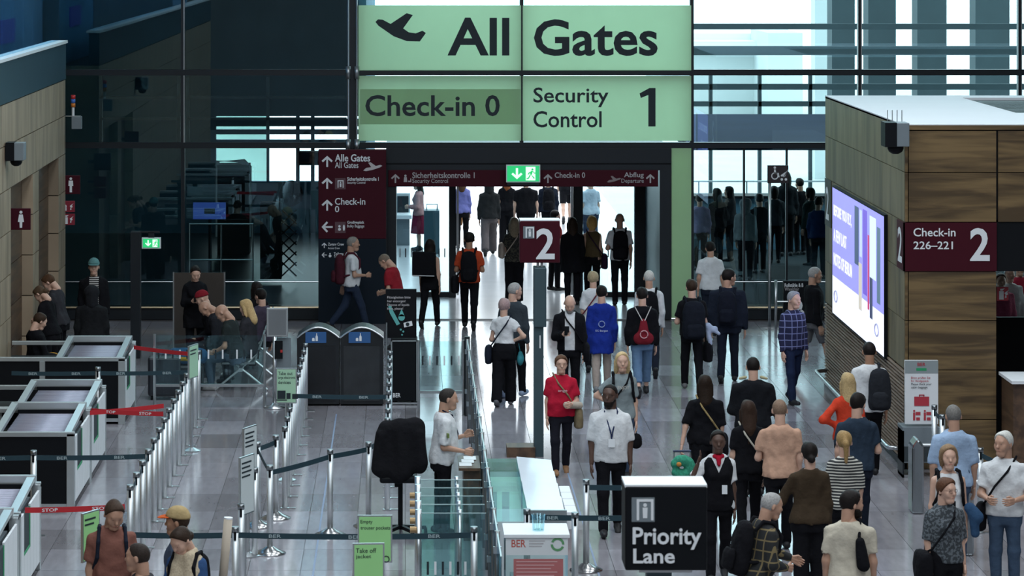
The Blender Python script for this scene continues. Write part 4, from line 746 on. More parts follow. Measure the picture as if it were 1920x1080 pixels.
# ================================================================ PEOPLE
def vec(*a): return np.array(a, float)
def unit(v): v = np.asarray(v, float); return v / np.linalg.norm(v)
def field(prims, h, k=.03, cuts=(), noise=0, seed=0, loft=None):
    """smooth union of tapered, optionally flattened capsules on a grid; prim = (a, b, ra, rb, flatten axis, flatten factor, flat end)"""
    pts = np.array([p for q in prims for p in (q[0], q[1])] + ([loft[0] + loft[1] @ vec(sx * loft[3].max(), (sy * loft[4].max() + (loft[5].max() if sy > 0 else loft[5].min())), z) for sx in (-1, 1) for sy in (-1, 1) for z in (loft[2][0], loft[2][-1])] if loft else [])); rm = max([max(q[2], q[3]) for q in prims] or [.01])
    lo = pts.min(0) - rm - 3 * h; n = np.ceil((pts.max(0) + rm + 3 * h - lo) / h).astype(int) + 1
    Fd = np.full(n, 1.0, np.float32); ax = [lo[i] + h * np.arange(n[i]) for i in range(3)]
    if loft:      # torso: stacked elliptical sections (origin, rotation, z, half width, half depth, depth offset)
        o, R_, zz, aa, bb, yy0 = loft; P = (np.stack(np.meshgrid(*ax, indexing='ij'), -1) - o) @ R_; z = P[..., 2]
        A, B, Y0 = np.interp(z, zz, aa), np.interp(z, zz, bb), np.interp(z, zz, yy0)
        D = (np.sqrt((np.abs(P[..., 0]) / A) ** 2.3 + (np.abs(P[..., 1] - Y0) / B) ** 2.3) ** (2 / 2.3) - 1) * np.minimum(A, B)
        Fd = np.minimum(Fd, np.maximum(D, np.maximum(z - zz[-1], zz[0] - z))).astype(np.float32)
    for a, b, ra, rb, fa, fq, fe in prims:
        R = max(ra, rb) + k + 2 * h; mn, mx = np.minimum(a, b) - R, np.maximum(a, b) + R
        i0 = np.clip(((mn - lo) / h).astype(int), 0, n - 1); i1 = np.clip(((mx - lo) / h).astype(int) + 2, 1, n)
        sl = tuple(slice(i0[i], i1[i]) for i in range(3))
        P = np.stack(np.meshgrid(*[ax[i][sl[i]] for i in range(3)], indexing='ij'), -1)
        d = b - a; L2 = max(d @ d, 1e-9); t = np.clip(((P - a) @ d) / L2, 0, 1)
        v = P - a - t[..., None] * d
        if fa is not None: v = v + (fq - 1) * (v @ fa)[..., None] * fa
        D = np.sqrt((v * v).sum(-1)) - (ra + t * (rb - ra))
        if fe: D = np.maximum(D, (P - b) @ unit(d))
        S = Fd[sl]; hh = np.maximum(k - np.abs(S - D), 0) / k
        Fd[sl] = np.minimum(S, D) - hh * hh * k * .25
    if cuts or noise:
        P = np.stack(np.meshgrid(*ax, indexing='ij'), -1)
        if noise:
            rs = np.random.RandomState(seed)
            for _ in range(5):
                q = rs.normal(0, 1, 3) * (30, 30, 13); Fd += noise * .5 * np.sin(P @ q + rs.uniform(0, 6.3))
        for c in cuts: Fd = np.maximum(Fd, c(P) if callable(c) else (P - c[0]) @ c[1])
    return Fd, lo
_co = np.array([(i, j, k) for i in (0, 1) for j in (0, 1) for k in (0, 1)]); _ed = [(a, b) for a in range(8) for b in range(a + 1, 8) if abs(_co[a] - _co[b]).sum() == 1]
def nets(Fd, org, h):
    S = Fd < 0; nx, ny, nz = Fd.shape
    acc = sum(S[i:nx - 1 + i, j:ny - 1 + j, k:nz - 1 + k].astype(np.int8) for i, j, k in _co)
    act = (acc > 0) & (acc < 8); ids = np.argwhere(act); idx = np.full(act.shape, -1, np.int32); idx[act] = np.arange(len(ids))
    vals = np.stack([Fd[ids[:, 0] + i, ids[:, 1] + j, ids[:, 2] + k] for i, j, k in _co], 1)
    P = np.zeros((len(ids), 3)); c = np.zeros(len(ids))
    for a, b in _ed:
        f0, f1 = vals[:, a], vals[:, b]; m = (f0 < 0) != (f1 < 0); t = f0[m] / (f0[m] - f1[m])
        P[m] += _co[a] + t[:, None] * (_co[b] - _co[a]); c[m] += 1
    V = (ids + P / c[:, None]) * h + org; Q = []
    for ax in range(3):
        u, v = (ax + 1) % 3, (ax + 2) % 3; lo = [slice(None)] * 3; hi = [slice(None)] * 3; lo[ax] = slice(0, -1); hi[ax] = slice(1, None)
        A = S[tuple(lo)]; E = np.argwhere(A != S[tuple(hi)])
        E = E[(E[:, u] > 0) & (E[:, v] > 0) & (E[:, u] < Fd.shape[u] - 1) & (E[:, v] < Fd.shape[v] - 1)]
        if not len(E): continue
        q = []
        for du, dv in ((1, 1), (0, 1), (0, 0), (1, 0)):
            C = E.copy(); C[:, u] -= du; C[:, v] -= dv; q.append(idx[C[:, 0], C[:, 1], C[:, 2]])
        q = np.stack(q, 1); fl = ~A[E[:, 0], E[:, 1], E[:, 2]]; q[fl] = q[fl][:, ::-1]; Q.append(q)
    return V, np.concatenate(Q)
def sdf_mesh(prims, h, **kw): return nets(*field(prims, h, **kw), h)
def np_mesh(name, parts, mats):
    """parts: list of (V, Q, material index)"""
    V = np.concatenate([p[0] for p in parts]); off = np.cumsum([0] + [len(p[0]) for p in parts[:-1]])
    Q = np.concatenate([p[1] + o for p, o in zip(parts, off)]); mi = np.concatenate([np.full(len(p[1]), p[2], np.int32) for p in parts])
    me = bpy.data.meshes.new(name); me.vertices.add(len(V)); me.vertices.foreach_set('co', V.astype(np.float32).ravel())
    me.loops.add(Q.size); me.loops.foreach_set('vertex_index', Q.astype(np.int32).ravel()); me.polygons.add(len(Q))
    me.polygons.foreach_set('loop_start', np.arange(0, Q.size, 4, dtype=np.int32)); me.polygons.foreach_set('material_index', mi)
    for m in mats: me.materials.append(m)
    me.update(calc_edges=True); me.polygons.foreach_set('use_smooth', np.ones(len(Q), bool)); return me
def C(a, b, ra, rb=None, fa=None, fq=1, fe=False): return (vec(*a), vec(*b), ra, ra if rb is None else rb, None if fa is None else vec(*fa), fq, fe)
# ---- head, hand and hair templates (head space: centre of the skull, facing +y; unit = 1.75 m person)
YA, XA = (0, 1, 0), (1, 0, 0)
def make_head(f):
    w_ = .070 if f else .074
    P = [C((0, -.012, .030), (0, .006, .030), .092, None, XA, 1.22), C((0, .03, -.045), (0, .045, -.075), .055, .045), C((-.02, .055, -.095), (.02, .055, -.095), .026), C((0, -.04, -.06), (0, -.045, -.16), .056, .056),
         C((0, .090, .012), (0, .108, -.018), .010, .015), C((-.03, .078, .034), (.03, .078, .034), .017), C((-.016, .088, -.055), (.016, .088, -.055), .010), C((0, .082, -.088), (0, .084, -.09), .016)]
    for s in (-1, 1): P += [C((s * .076, -.008, .012), (s * .080, -.014, -.018), .014, .011), C((s * .042, .060, -.012), (s * .036, .064, -.03), .028)]
    parts = [sdf_mesh(P, .009, k=.02) + (0,)]
    for s in (-1, 1):
        parts.append(sdf_mesh([C((s * .031, .080, .014), (s * .031, .080, .0141), .012)], .005, k=.001) + (1,)); parts.append(sdf_mesh([C((s * .031, .0885, .014), (s * .031, .0886, .014), .006)], .003, k=.001) + (2,))
        parts.append(sdf_mesh([C((s * .016, .094, .036), (s * .048, .082, .036), .0045)], .004, k=.001) + (2,))
    parts.append(sdf_mesh([C((-.018, .0945, -.055), (.018, .0945, -.055), .0065)], .004, k=.001) + (3,)); return parts
def make_hand(curl):    # wrist at origin, fingers along -z, palm faces +x side of a right hand hanging (thumb toward +y)
    P = [C((0, -.022, -.02), (0, -.026, -.085), .016, .015), C((0, 0, -.01), (0, 0, -.088), .018, .016), C((0, .022, -.02), (0, .026, -.085), .016, .014)]
    for i, (y, l) in enumerate(((-.034, .058), (-.012, .074), (.011, .080), (.032, .072))):
        a = vec(0, y, -.090); c1 = rad(curl * .55); c2 = rad(curl * 1.3); b = a + l * .5 * vec(-math.sin(c1), 0, -math.cos(c1)); c = b + l * .5 * vec(-math.sin(c2), 0, -math.cos(c2))
        P += [(a, b, .0095, .009, None, 1, False), (b, c, .009, .0075, None, 1, False)]
    P += [C((-.005, .03, -.03), (-.014, .052, -.065), .013, .011), C((-.014, .052, -.065), (-.026 if curl > 40 else -.018, .050, -.095), .0105, .009)]
    return sdf_mesh(P, .0065, k=.006)
HEAD = {f: make_head(f) for f in (0, 1)}; HAND = {c: make_hand(c) for c in (22, 62)}
SK = C((0, -.014, .034), (0, .006, .034), .103, None, XA, 1.20)
def pl(o, n): return (vec(*o), unit(vec(*n)))
def make_hair(kind):
    face = [pl((0, .055, .075), (0, .82, -.55))]
    P, cuts, kk = [SK], face, .02
    if kind == 'short': cuts = face + [pl((0, 0, -.065), (0, 0, -1))]
    if kind == 'buzz': P = [C((0, -.012, .031), (0, .004, .031), .0965, None, XA, 1.21)]; cuts = face + [pl((0, 0, -.05), (0, 0, -1))]
    if kind == 'fringe': P = [C((0, -.014, .026), (0, 0, .026), .100, None, XA, 1.18)]; cuts = [pl((0, .02, 0), (0, 1, 0)), pl((0, 0, .062), (0, 0, 1)), pl((0, 0, -.06), (0, 0, -1))]
    if kind in ('long', 'straight'):
        P = [SK, C((0, -.05, .02), (0, -.085, -.20), .086, .082, YA, 1.5)] + [C((s * .072, -.01, .0), (s * .080, .0, -.20), .034, .030) for s in (-1, 1)] + ([C((0, -.09, -.20), (0, -.10, -.34), .080, .045, YA, 1.8)] if kind == 'straight' else [])
        cuts = [pl((0, .06, .08), (0, .94, -.34))]
    if kind == 'bob': P = [C((0, -.016, .034), (0, .004, .034), .110, None, XA, 1.15), C((0, -.05, .0), (0, -.06, -.09), .085, .072, YA, 1.3)] + [C((s * .074, -.005, .0), (s * .074, .012, -.085), .032, .026) for s in (-1, 1)]; cuts = [pl((0, .062, .08), (0, .93, -.36))]
    if kind == 'pony': P = [SK, C((0, -.10, .05), (0, -.135, .01), .026, .034), C((0, -.135, .01), (0, -.135, -.19), .036, .016)]; cuts = face
    if kind == 'bun': P = [SK, C((0, -.11, -.03), (0, -.115, -.03), .042)]; cuts = face + [pl((0, 0, -.085), (0, 0, -1))]
    if kind == 'crop': P = [C((0, -.016, .034), (0, .004, .034), .107, None, XA, 1.17)]; cuts = [pl((0, .06, .072), (0, .80, -.58)), pl((0, 0, -.082), (0, 0, -1))]
    if kind == 'beard': P = [C((0, .035, -.05), (0, .052, -.082), .060, .052), C((-.05, .02, -.03), (.05, .02, -.03), .028)]; cuts = [pl((0, 0, -.035), (0, 0, 1)), pl((0, .0, 0), (0, -1, 0))]; kk = .03
    if kind == 'cap': P = [C((0, -.012, .046), (0, .004, .046), .109, None, XA, 1.16)]; cuts = [pl((0, 0, .048), (0, .12, -1))]
    if kind == 'hood': P = [C((0, -.03, .03), (0, .0, .03), .122), C((0, -.05, -.05), (0, -.05, -.14), .10, .10)]; cuts = [pl((0, .055, 0), (0, 1, .0))]
    return sdf_mesh(P, .011, k=kk, cuts=cuts, noise=.003 if kind not in ('cap', 'buzz', 'beard') else 0, seed=3)
_hair = {}
def hair_t(kind):
    if kind not in _hair: _hair[kind] = make_hair(kind)
    return _hair[kind]
def rx(a): c, s = math.cos(rad(a)), math.sin(rad(a)); return np.array(((1, 0, 0), (0, c, -s), (0, s, c)))
def rzm(a): c, s = math.cos(rad(a)), math.sin(rad(a)); return np.array(((c, -s, 0), (s, c, 0), (0, 0, 1)))
ARM = {'down': ((.11, .0, -1), (.03, .2, -1)), 'fwd': ((.12, .36, -1), (.02, .62, -1)), 'back': ((.14, -.36, -1), (.1, -.12, -1)), 'bend': ((.2, .1, -1), (-.45, .9, -.05)), 'phone': ((.18, .2, -1), (-.5, .85, .25)),
       'akimbo': ((.8, -.35, -.9), (-.85, .45, -.42)), 'strap': ((.22, .1, -1), (-.2, .55, .85)), 'ear': ((.6, .25, -.75), (-.35, .12, 1)), 'reach': ((.12, .75, -.7), (0, 1, -.2)), 'pull': ((.3, -.2, -1), (.22, -.25, -1)), 'lap': ((.12, .3, -1), (-.3, .9, -.25)), 'out': ((.4, .25, -.85), (.35, .75, -.35))}
LEG = {'stand': ((2, 2), (-2, 2)), 'walk': ((22, 8), (-16, 22)), 'walk2': ((-16, 26), (22, 6)), 'step': ((12, 6), (-10, 14)), 'step2': ((-10, 16), (12, 5)), 'sit': ((84, 84), (80, 88))}
TONE = {'l': (.56, .34, .25), 'm': (.44, .25, .17), 't': (.34, .18, .11), 'd': (.085, .042, .028)}
K_ = (.006, .006, .008); JE = (.045, .075, .13); NV = (.012, .016, .028); W_ = (.62, .63, .64)
PEOPLE = {}
def person(key, label, u, v, H=1.72, face=0, top=('tee', K_), bot=('trousers', K_), tone='l', hair=('short', (.03, .02, .014)), legs='stand', arms=('down', 'down'), fem=0, wd=1.0, belly=0, lean=0, yaw=0, pitch=0, shoes=K_, Y=None, group=None, glasses=False, beard=None, sink=0):
    Y = Y or gy(v); X = px(u, Y); k = H / 1.75; h = .019 if Y < 56 else .025
    hero = thing('person', label, 'person', (X, Y, 0), face, group); ORG[hero] = (0, 0, 0)
    sit = legs == 'sit'; lg = LEG[legs]; hw = .088 if fem else .085; sw = (.150 if fem else .176) * (1 + (wd - 1) * .9)
    hipz = .92; jl = []
    for s, (th, kb) in zip((1, -1), lg):
        hp = vec(s * hw, 0, hipz); kn = hp + .43 * vec(s * .02, math.sin(rad(th)), -math.cos(rad(th))); an = kn + .41 * vec(0, math.sin(rad(th - kb)), -math.cos(rad(th - kb))); jl.append((hp, kn, an, th - kb))
    dz = .085 - min(j[2][2] for j in jl); jl = [(a + vec(0, 0, dz), b + vec(0, 0, dz), c + vec(0, 0, dz), q) for a, b, c, q in jl]; hz = hipz + dz
    Rl = rx(-lean); T = lambda x, y, z: vec(0, 0, hz) + Rl @ vec(x, y, z - hipz); fa = Rl @ vec(0, 1, 0)
    zt = np.array([.78, .86, .93, 1.00, 1.08, 1.16, 1.24, 1.32, 1.38, 1.42, 1.45, 1.475, 1.50, 1.56])
    At = np.array([.170, .176, .178, .165, .142, .136, .142, .148, .142, .124, .098, .076, .060, .052] if fem else [.162, .168, .170, .164, .156, .158, .167, .176, .166, .142, .108, .080, .064, .057])
    Bt = np.array([.120, .128, .130, .118, .102, .100, .106, .110, .100, .088, .076, .066, .058, .053] if fem else [.118, .124, .126, .120, .112, .112, .116, .116, .108, .094, .080, .068, .060, .056])
    Yt_ = np.array([-.02, -.02, -.018, -.01, 0, .004, .006, .002, -.008, -.014, -.018, -.02, -.016, -.006])
    At = At * (1 + (wd - 1) * (zt < 1.43)); bl = belly * np.exp(-((zt - 1.08) / .12) ** 2); At = At + bl * .5; Bt = Bt + bl; Yt_ = Yt_ + bl * .6
    def loft(g, z0=.78, z1=1.56, flare=0, drape=0):
        z_ = np.unique(np.concatenate(([z0], zt[(zt > z0) & (zt < z1)], [z1]))); f = lambda q: np.interp(z_, zt, q)
        gg = g + flare * np.clip((1.0 - z_) / .3, 0, 1); A_, B_ = f(At), f(Bt)
        if drape: lowm = z_ < 1.3; A_ = np.where(lowm, np.maximum(A_, np.interp(1.3, zt, At) * (1 - (.5 if fem else .32) * (1.3 - z_))), A_) * 1.0; B_ = np.where(lowm, np.maximum(B_, np.interp(1.3, zt, Bt) * .96), B_)
        return (vec(0, 0, hz), Rl, z_ - hipz, A_ + gg, B_ + gg, f(Yt_))
    bust = lambda g: [(T(s * .062, .082, 1.265), T(s * .062, .088, 1.26), .052 + g, .052 + g, None, 1, False) for s in (-1, 1)] if fem else []
    ja = []
    for s, nm in zip((1, -1), arms):
        ud, fd = ARM[nm] if isinstance(nm, str) else nm
        sh = T(s * sw, -.012, 1.372); el = sh + .295 * (Rl @ unit(vec(s * ud[0], ud[1], ud[2]))); fdir = Rl @ unit(vec(s * fd[0], fd[1], fd[2])); wr = el + .25 * fdir; ja.append((sh, el, wr, fdir, s))
    # body: trunk, limbs, head and hands in one mesh
    P = bust(-.012); cv = 0 if bot[0] in ('shorts', 'skirt', 'dress', 'cropped') else .010
    for hp, kn, an, q in jl: P += [(hp, kn, .082 - cv, .052 - cv, None, 1, False), (kn, kn + (an - kn) * .35, .047 - cv, .049 - cv, None, 1, False), (kn + (an - kn) * .35, an, .049 - cv, .034 - cv * .3, None, 1, False)]
    for sh, el, wr, fd, s in ja: P += [(sh, el, (.046 if top[0] == 'tank' else .036), .039 * (.9 if fem else 1), None, 1, False), (el, wr, .040 * (.9 if fem else 1), .027, None, 1, False)]
    body = [sdf_mesh(P, h + .002, k=.035, loft=loft(-.012 if top[0] != 'tank' else -.002, .86)) + (0,)]
    Rh = Rl @ rzm(-yaw) @ rx(-pitch); hc = T(0, -.005, 1.515) + Rh @ vec(0, .022, .112)
    Rh = Rh * 1.07
    for V, Q, m in HEAD[fem]: body.append((V @ Rh.T + hc, Q, m))
    for (sh, el, wr, fd, s), nm in zip(ja, arms):
        V, Q = HAND[22 if nm in ('down', 'fwd', 'back', 'ear') else 62]
        z = -fd; y = vec(0, 1, 0) - z * z[1] if abs(z[1]) < .8 else vec(0, 0, 1) - z * z[2]; y = unit(y); x = np.cross(y, z) ; Vh = V.copy(); q = Q
        if s < 0: Vh[:, 0] *= -1; q = Q[:, ::-1]
        body.append((Vh @ np.stack((x, y, z)) + wr, q, 0))
    def add(nm, parts, mats, par=hero):
        me = np_mesh(nm, [(V * k, Q, m) for V, Q, m in parts], mats); o = link(bpy.data.objects.new(nm, me)); o.parent = par; ORG[o] = (0, 0, 0); return o
    hc_ = hair[1] if hair else (.03, .02, .015); sc = TONE[tone]
    add('body', body, [skin(sc), plain((.5, .5, .5), .3, 0, .01, 5, 0, 'eye_white'), plain(tuple(min(c * .7, .1) for c in hc_), .6, 0, .02, 5, 0, 'eye_dark'), skin((sc[0] * .8, sc[1] * .55, sc[2] * .55))])
    if hair:
        V, Q = hair_t(hair[0]); ho = add('hood' if hair[0] == 'hood' else 'cap' if hair[0] == 'cap' else 'hair', [(V @ Rh.T + hc, Q, 0)], [cloth(hair[1]) if hair[0] in ('cap', 'hood') else plain(hair[1], .55, 0, .25, 60, .3, 'hair')])
        if hair[0] == 'cap' and len(hair) > 2:
            V, Q = sdf_mesh([C((-.04, .09, .055), (.04, .09, .055), .055, None, (0, 0, 1), 6), C((-.03, .13, .05), (.03, .13, .05), .05, None, (0, 0, 1), 6)], .009, k=.02); add('brim', [(V @ Rh.T + hc, Q, 0)], [cloth(hair[2] if len(hair) > 2 else hair[1])], ho); V, Q = hair_t('short'); add('hair', [((V * .97) @ Rh.T + hc, Q, 0)], [plain((.04, .025, .018), .55, 0, .25, 60, .3, 'hair')])
    if beard: V, Q = hair_t('beard'); add('beard', [(V @ Rh.T + hc, Q, 0)], [plain(beard, .6, 0, .25, 60, .3, 'hair')])
    if glasses:
        mb = []
        for s in (-1, 1):
            c = vec(s * .033, .104, .012); ring_ = [c + vec(.024 * math.cos(a), -.01 * abs(math.cos(a)) , .018 * math.sin(a)) for a in np.linspace(0, 2 * math.pi, 11)]
            mb += [(p, q, .0028, .0028, None, 1, False) for p, q in zip(ring_[:-1], ring_[1:])] + [C((s * .056, .096, .018), (s * .08, -.01, .018), .0026)]
        V, Q = sdf_mesh(mb, .0045, k=.002); add('glasses', [(V @ Rh.T + hc, Q, 0)], [M_black])
    # trousers, shorts or skirt
    kind, col = bot[0], bot[1]; bm = bot[2] if len(bot) > 2 else cloth(col); g = .012
    P = []
    hem = None
    for hp, kn, an, q in jl:
        if kind in ('trousers', 'wide'):
            wl = .022 if kind == 'wide' else 0; P += [(hp, kn, .092 + wl, .068 + wl, None, 1, False), (kn, an + (an - kn) * .06, .068 + wl, .056 + 1.6 * wl, None, 1, True)]
        elif kind == 'cropped': P += [(hp, kn, .094, .074, None, 1, False), (kn, kn + (an - kn) * .72, .074, .070, None, 1, True)]
        elif kind == 'shorts': P += [(hp, hp + (kn - hp) * .92, .098, .086, None, 1, True)]
    if kind in ('skirt', 'dress'): P += [(T(0, 0, .90), vec(0, 0, hz - .5), .15, .20, None, 1, True)]
    add('skirt' if kind in ('skirt', 'dress') else 'shorts' if kind == 'shorts' else 'trousers', [sdf_mesh(P, h, k=.03, noise=.003, seed=len(label), loft=loft(.002, .775, 1.05)) + (0,)], [bm])
    # shirt / jacket
    kind, col = top[0], top[1]; tm_ = top[2] if len(top) > 2 else cloth(col); g = {'jacket': .026, 'coat': .028, 'open': .034, 'tank': .012, 'crop': .014}.get(kind, .018); hemz = {'crop': 1.03, 'tank': .93, 'coat': .66, 'half': .86}.get(kind, .87)
    tz = 1.475 if kind != 'tank' else 1.455
    if kind == 'coat':
        zt = np.concatenate(([.62], zt)); At = np.concatenate(([At[0]], At)); Bt = np.concatenate(([Bt[0] + .01], Bt)); Yt_ = np.concatenate(([Yt_[0]], Yt_))
    P = bust(g - .006); lf = loft(g, hemz, tz, .012, 0 if kind in ('crop', 'tank') else 1); cuts_ = []
    if kind == 'open':
        cuts_ = [lambda Q_: np.where(Q_[..., 1] > .02, .075 - np.abs(Q_[..., 0]), -1.)]
        V, Q = sdf_mesh(bust(.012), h, k=.032, noise=.003, loft=loft(.018, .88, 1.475)); add('inner_shirt', [(V, Q, 0)], [tm_])
        tm_ = top[3]
    for sh, el, wr, fd, s in ja:
        if kind in ('tee', 'polo', 'crop'): P.append((sh, sh + (el - sh) * (.45 if kind == 'crop' else .72), .047 + g * .5, .054 + g * .8, None, 1, True))
        elif kind in ('long', 'jacket', 'coat', 'open'): P += [(sh, el, .047 + g * .5, .042 + g * .7, None, 1, False), (el, wr, .042 + g * .7, .032 + g * .7, None, 1, True)]
        elif kind == 'half': P += [(sh, sh + (el - sh) * .92, .047 + g * .5, .054 + g * .9, None, 1, True)]
    shirt = add({'jacket': 'jacket', 'open': 'jacket', 'coat': 'coat'}.get(kind, 'shirt'), [sdf_mesh(P, h, k=.035, noise=.006, seed=len(label) + 5, loft=lf, cuts=cuts_) + (0,)], [tm_])
    # shoes
    for hp, kn, an, q in jl:
        R = rx(min(q, 12) if not sit else 0); b_ = lambda x, y, z: an + R @ vec(x, y, z - .085)
        V, Q = sdf_mesh([(b_(0, -.045, .05), b_(0, .06, .045), .045, .043, None, 1, False), (b_(0, .06, .04), b_(0, .165, .032), .044, .036, None, 1, False), (an, an + (kn - an) * .06, .044, .044, None, 1, False)], .016, k=.02, cuts=[(b_(0, 0, .002), R @ vec(0, 0, -1))]); add('shoe', [(V, Q, 0)], [plain(shoes, .6, 0, .05, 20, 0, 'shoe')])
    J = dict(loft=loft, bust=bust, T=T, k=k, ja=ja, jl=jl, hero=hero, X=X, Y=Y, face=face, hz=hz, shirt=shirt, add=add, Rh=Rh, hc=hc, g=g, H=H); PEOPLE[key] = J; return J
# ---- carried things
def carried(J, name, label, cat, group=None):
    t = thing(name, label, cat, (J['X'], J['Y'], 0), J['face'], group); ORG[t] = (0, 0, 0); return t
def sd(t, nm, prims, J, mat, h=.016, k=.03, noise=.003, cuts=(), loft=None):
    V, Q = sdf_mesh(prims, h, k=k, noise=noise, seed=len(nm), cuts=cuts, loft=loft); me = np_mesh(nm, [(V * J['k'], Q, 0)], [mat]); o = link(bpy.data.objects.new(nm, me)); o.parent = t; ORG[o] = (0, 0, 0); return o
def backpack(J, label, col, big=1.0, drop=0, wide=1.0, side=0, strapcol=None):
    T = J['T']; t = carried(J, 'backpack', label, 'backpack'); m = cloth(col); ms = cloth(strapcol or col); w_ = .10 * wide; d = -.21 - .02 * big; tp, bt = 1.40 - drop, 1.02 - drop - .14 * (big - 1)
    o, R_ = J['loft'](0)[:2]; tz = np.array([bt - .10, bt - .07, bt, tp - .12, tp - .02, tp + .03, tp + .05]) - .92; aw = np.array([.11, .14, .15, .145, .125, .09, .03]) * wide; bw = np.array([.06, .085, .095, .085, .07, .045, .02]) * (.8 + .25 * big)
    sd(t, 'pack_body', [], J, m, loft=(o + R_ @ vec(side, 0, 0), R_, tz, aw, bw, np.full(7, d + .01)))
    sd(t, 'front_pocket', [], J, m, loft=(o + R_ @ vec(side, 0, 0), R_, np.array([bt - .06, bt - .03, bt + .1, bt + .15]) - .92, np.array([.09, .11, .11, .08]) * wide, np.array([.03, .045, .045, .02]), np.full(4, d - .085 - .02 * big)))
    for s in ((-1, 1) if not side else (1 if side > 0 else -1,)):
        pts = [T(s * .10, -.15, tp - .02), T(s * .115, -.09, 1.475), T(s * .12, .02, 1.475), T(s * .13, .125, 1.36), T(s * .14, .125, 1.22), T(s * .17, .02, 1.10), T(s * .13, -.16, 1.06)]
        sd(t, 'strap', [(a, b, .019, .019, None, 1, False) for a, b in zip(pts[:-1], pts[1:])], J, ms, .011, .01, 0)
    return t
def crossbody(J, label, col, s=1, bag=True, size=1.0, low=.0, strapcol=None, back=-1, name='shoulder_bag'):
    """strap over the shoulder on side -s, bag at the hip on side s"""
    T = J['T']; t = carried(J, name, label, 'bag')
    pts = [T(-s * .12, -.02, 1.50), T(-s * .05, .14, 1.36), T(s * .08, .165, 1.20), T(s * .19, .10, 1.02), T(s * .23, .0, .97 - low)]
    qts = [T(-s * .12, -.02, 1.50), T(-s * .05, -.14, 1.36), T(s * .08, -.165, 1.18), T(s * .19, -.10, 1.02), T(s * .23, .0, .97 - low)]
    for pp in (pts, qts): sd(t, 'strap', [(a, b, .013, .013, None, 1, False) for a, b in zip(pp[:-1], pp[1:])], J, cloth(strapcol or col), .010, .006, 0)
    if bag: o, R_ = J['loft'](0)[:2]; sd(t, 'bag_body', [], J, cloth(col), loft=(o + R_ @ vec(s * .255, .01, 0), R_, np.array([.76 - .06 * size, .78 - .06 * size, .84, .94, .985, 1.0]) - low - .92, np.array([.03, .05, .055, .05, .035, .015]) * size, np.array([.09, .125, .13, .12, .10, .06]) * size, np.zeros(6)))
    return t
def handbag(J, label, col, s=1, z=None, size=1.0, name='handbag', cat='bag', tall=.20, mat=None):
    """bag hanging from the hand on side s"""
    wr = J['ja'][0 if s > 0 else 1]; p = wr[2] + .09 * wr[3]; t = carried(J, name, label, cat); m = mat or cloth(col)
    b = p - vec(0, 0, .14 * size); sd(t, 'bag_body', [], J, m, loft=(b, np.eye(3), np.array([-.27, -.25, -.2, -.05, .0, .02]) * size * tall / .2, np.array([.04, .06, .065, .05, .035, .02]) * size, np.array([.12, .155, .16, .13, .11, .08]) * size, np.zeros(6)))
    for q in (-1, 1): sd(t, 'handle', [(p, p + vec(0, .03 * q, -.01), .010, .010, None, 1, False), (p + vec(0, .03 * q, -.01), b + vec(0, q * .08 * size, .02), .010, .010, None, 1, False)], J, m, .009, .004, 0)
    return t
def phone(J, label, s=1):
    wr = J['ja'][0 if s > 0 else 1]; p = (wr[2] + .11 * wr[3]) * J['k']; t = carried(J, 'smartphone', label, 'phone')
    MB().box(p[0] - .037, p[0] + .037, p[1] - .005, p[1] + .005, p[2] - .03, p[2] + .11).build('casing', M_black, t, local=True); MB().box(p[0] - .033, p[0] + .033, p[1] - .007, p[1] - .005, p[2] - .025, p[2] + .105).build('display', plain((.10, .12, .15), .1, 0, .02, 5, 0, 'display'), t, local=True)
def chest_text(J, s, w0, w1, z0, z1, col, front=True, d=.155, par=None):
    k = J['k']; T = J['T']; q = 1 if front else -1
    V, Q = txt_mesh(s, .012); mb = MB(); mb.v = []
    for a, b in V:
        u = (w0 + (w1 - w0) * a) * (-q); z = z0 + (z1 - z0) * b; p = T(u, q * (d - .9 * u * u), z) * k; mb.v.append(tuple(p))
    mb.f = Q; mb.build('print', plain(col, .7, 0, .02, 5, 0, 'shirt_print'), par or J['shirt'], local=True)
def lanyard(J, label, col):
    T = J['T']; t = carried(J, 'lanyard', label, 'lanyard')
    for s in (-1, 1): sd(t, 'ribbon', [(T(s * .06, -.05, 1.50), T(s * .075, .07, 1.45), .010, .010, None, 1, False), (T(s * .075, .07, 1.45), T(s * .01, .165, 1.22), .010, .010, None, 1, False), (T(s * .01, .165, 1.22), T(0, .165, 1.14), .009, .009, None, 1, False)], J, cloth(col), .009, .005, 0)
    p = T(0, .172, 1.10) * J['k']; MB().box(p[0] - .04, p[0] + .04, p[1] - .004, p[1] + .004, p[2] - .05, p[2] + .05).build('badge', M_white, t, local=True)
# ---------------------------------------------------------------- everyone in the hall
BK_, BR, BL, GR, DB = (.012, .009, .008), (.07, .035, .018), (.50, .34, .16), (.32, .31, .30), (.035, .02, .012)
GREYT = (.22, .26, .27); CREAM = (.50, .45, .36)
def hd(v, H): return VY + (v - VY) * CH / (CH - H)     # floor line of someone of height H whose head top is at picture row v
P_ = person
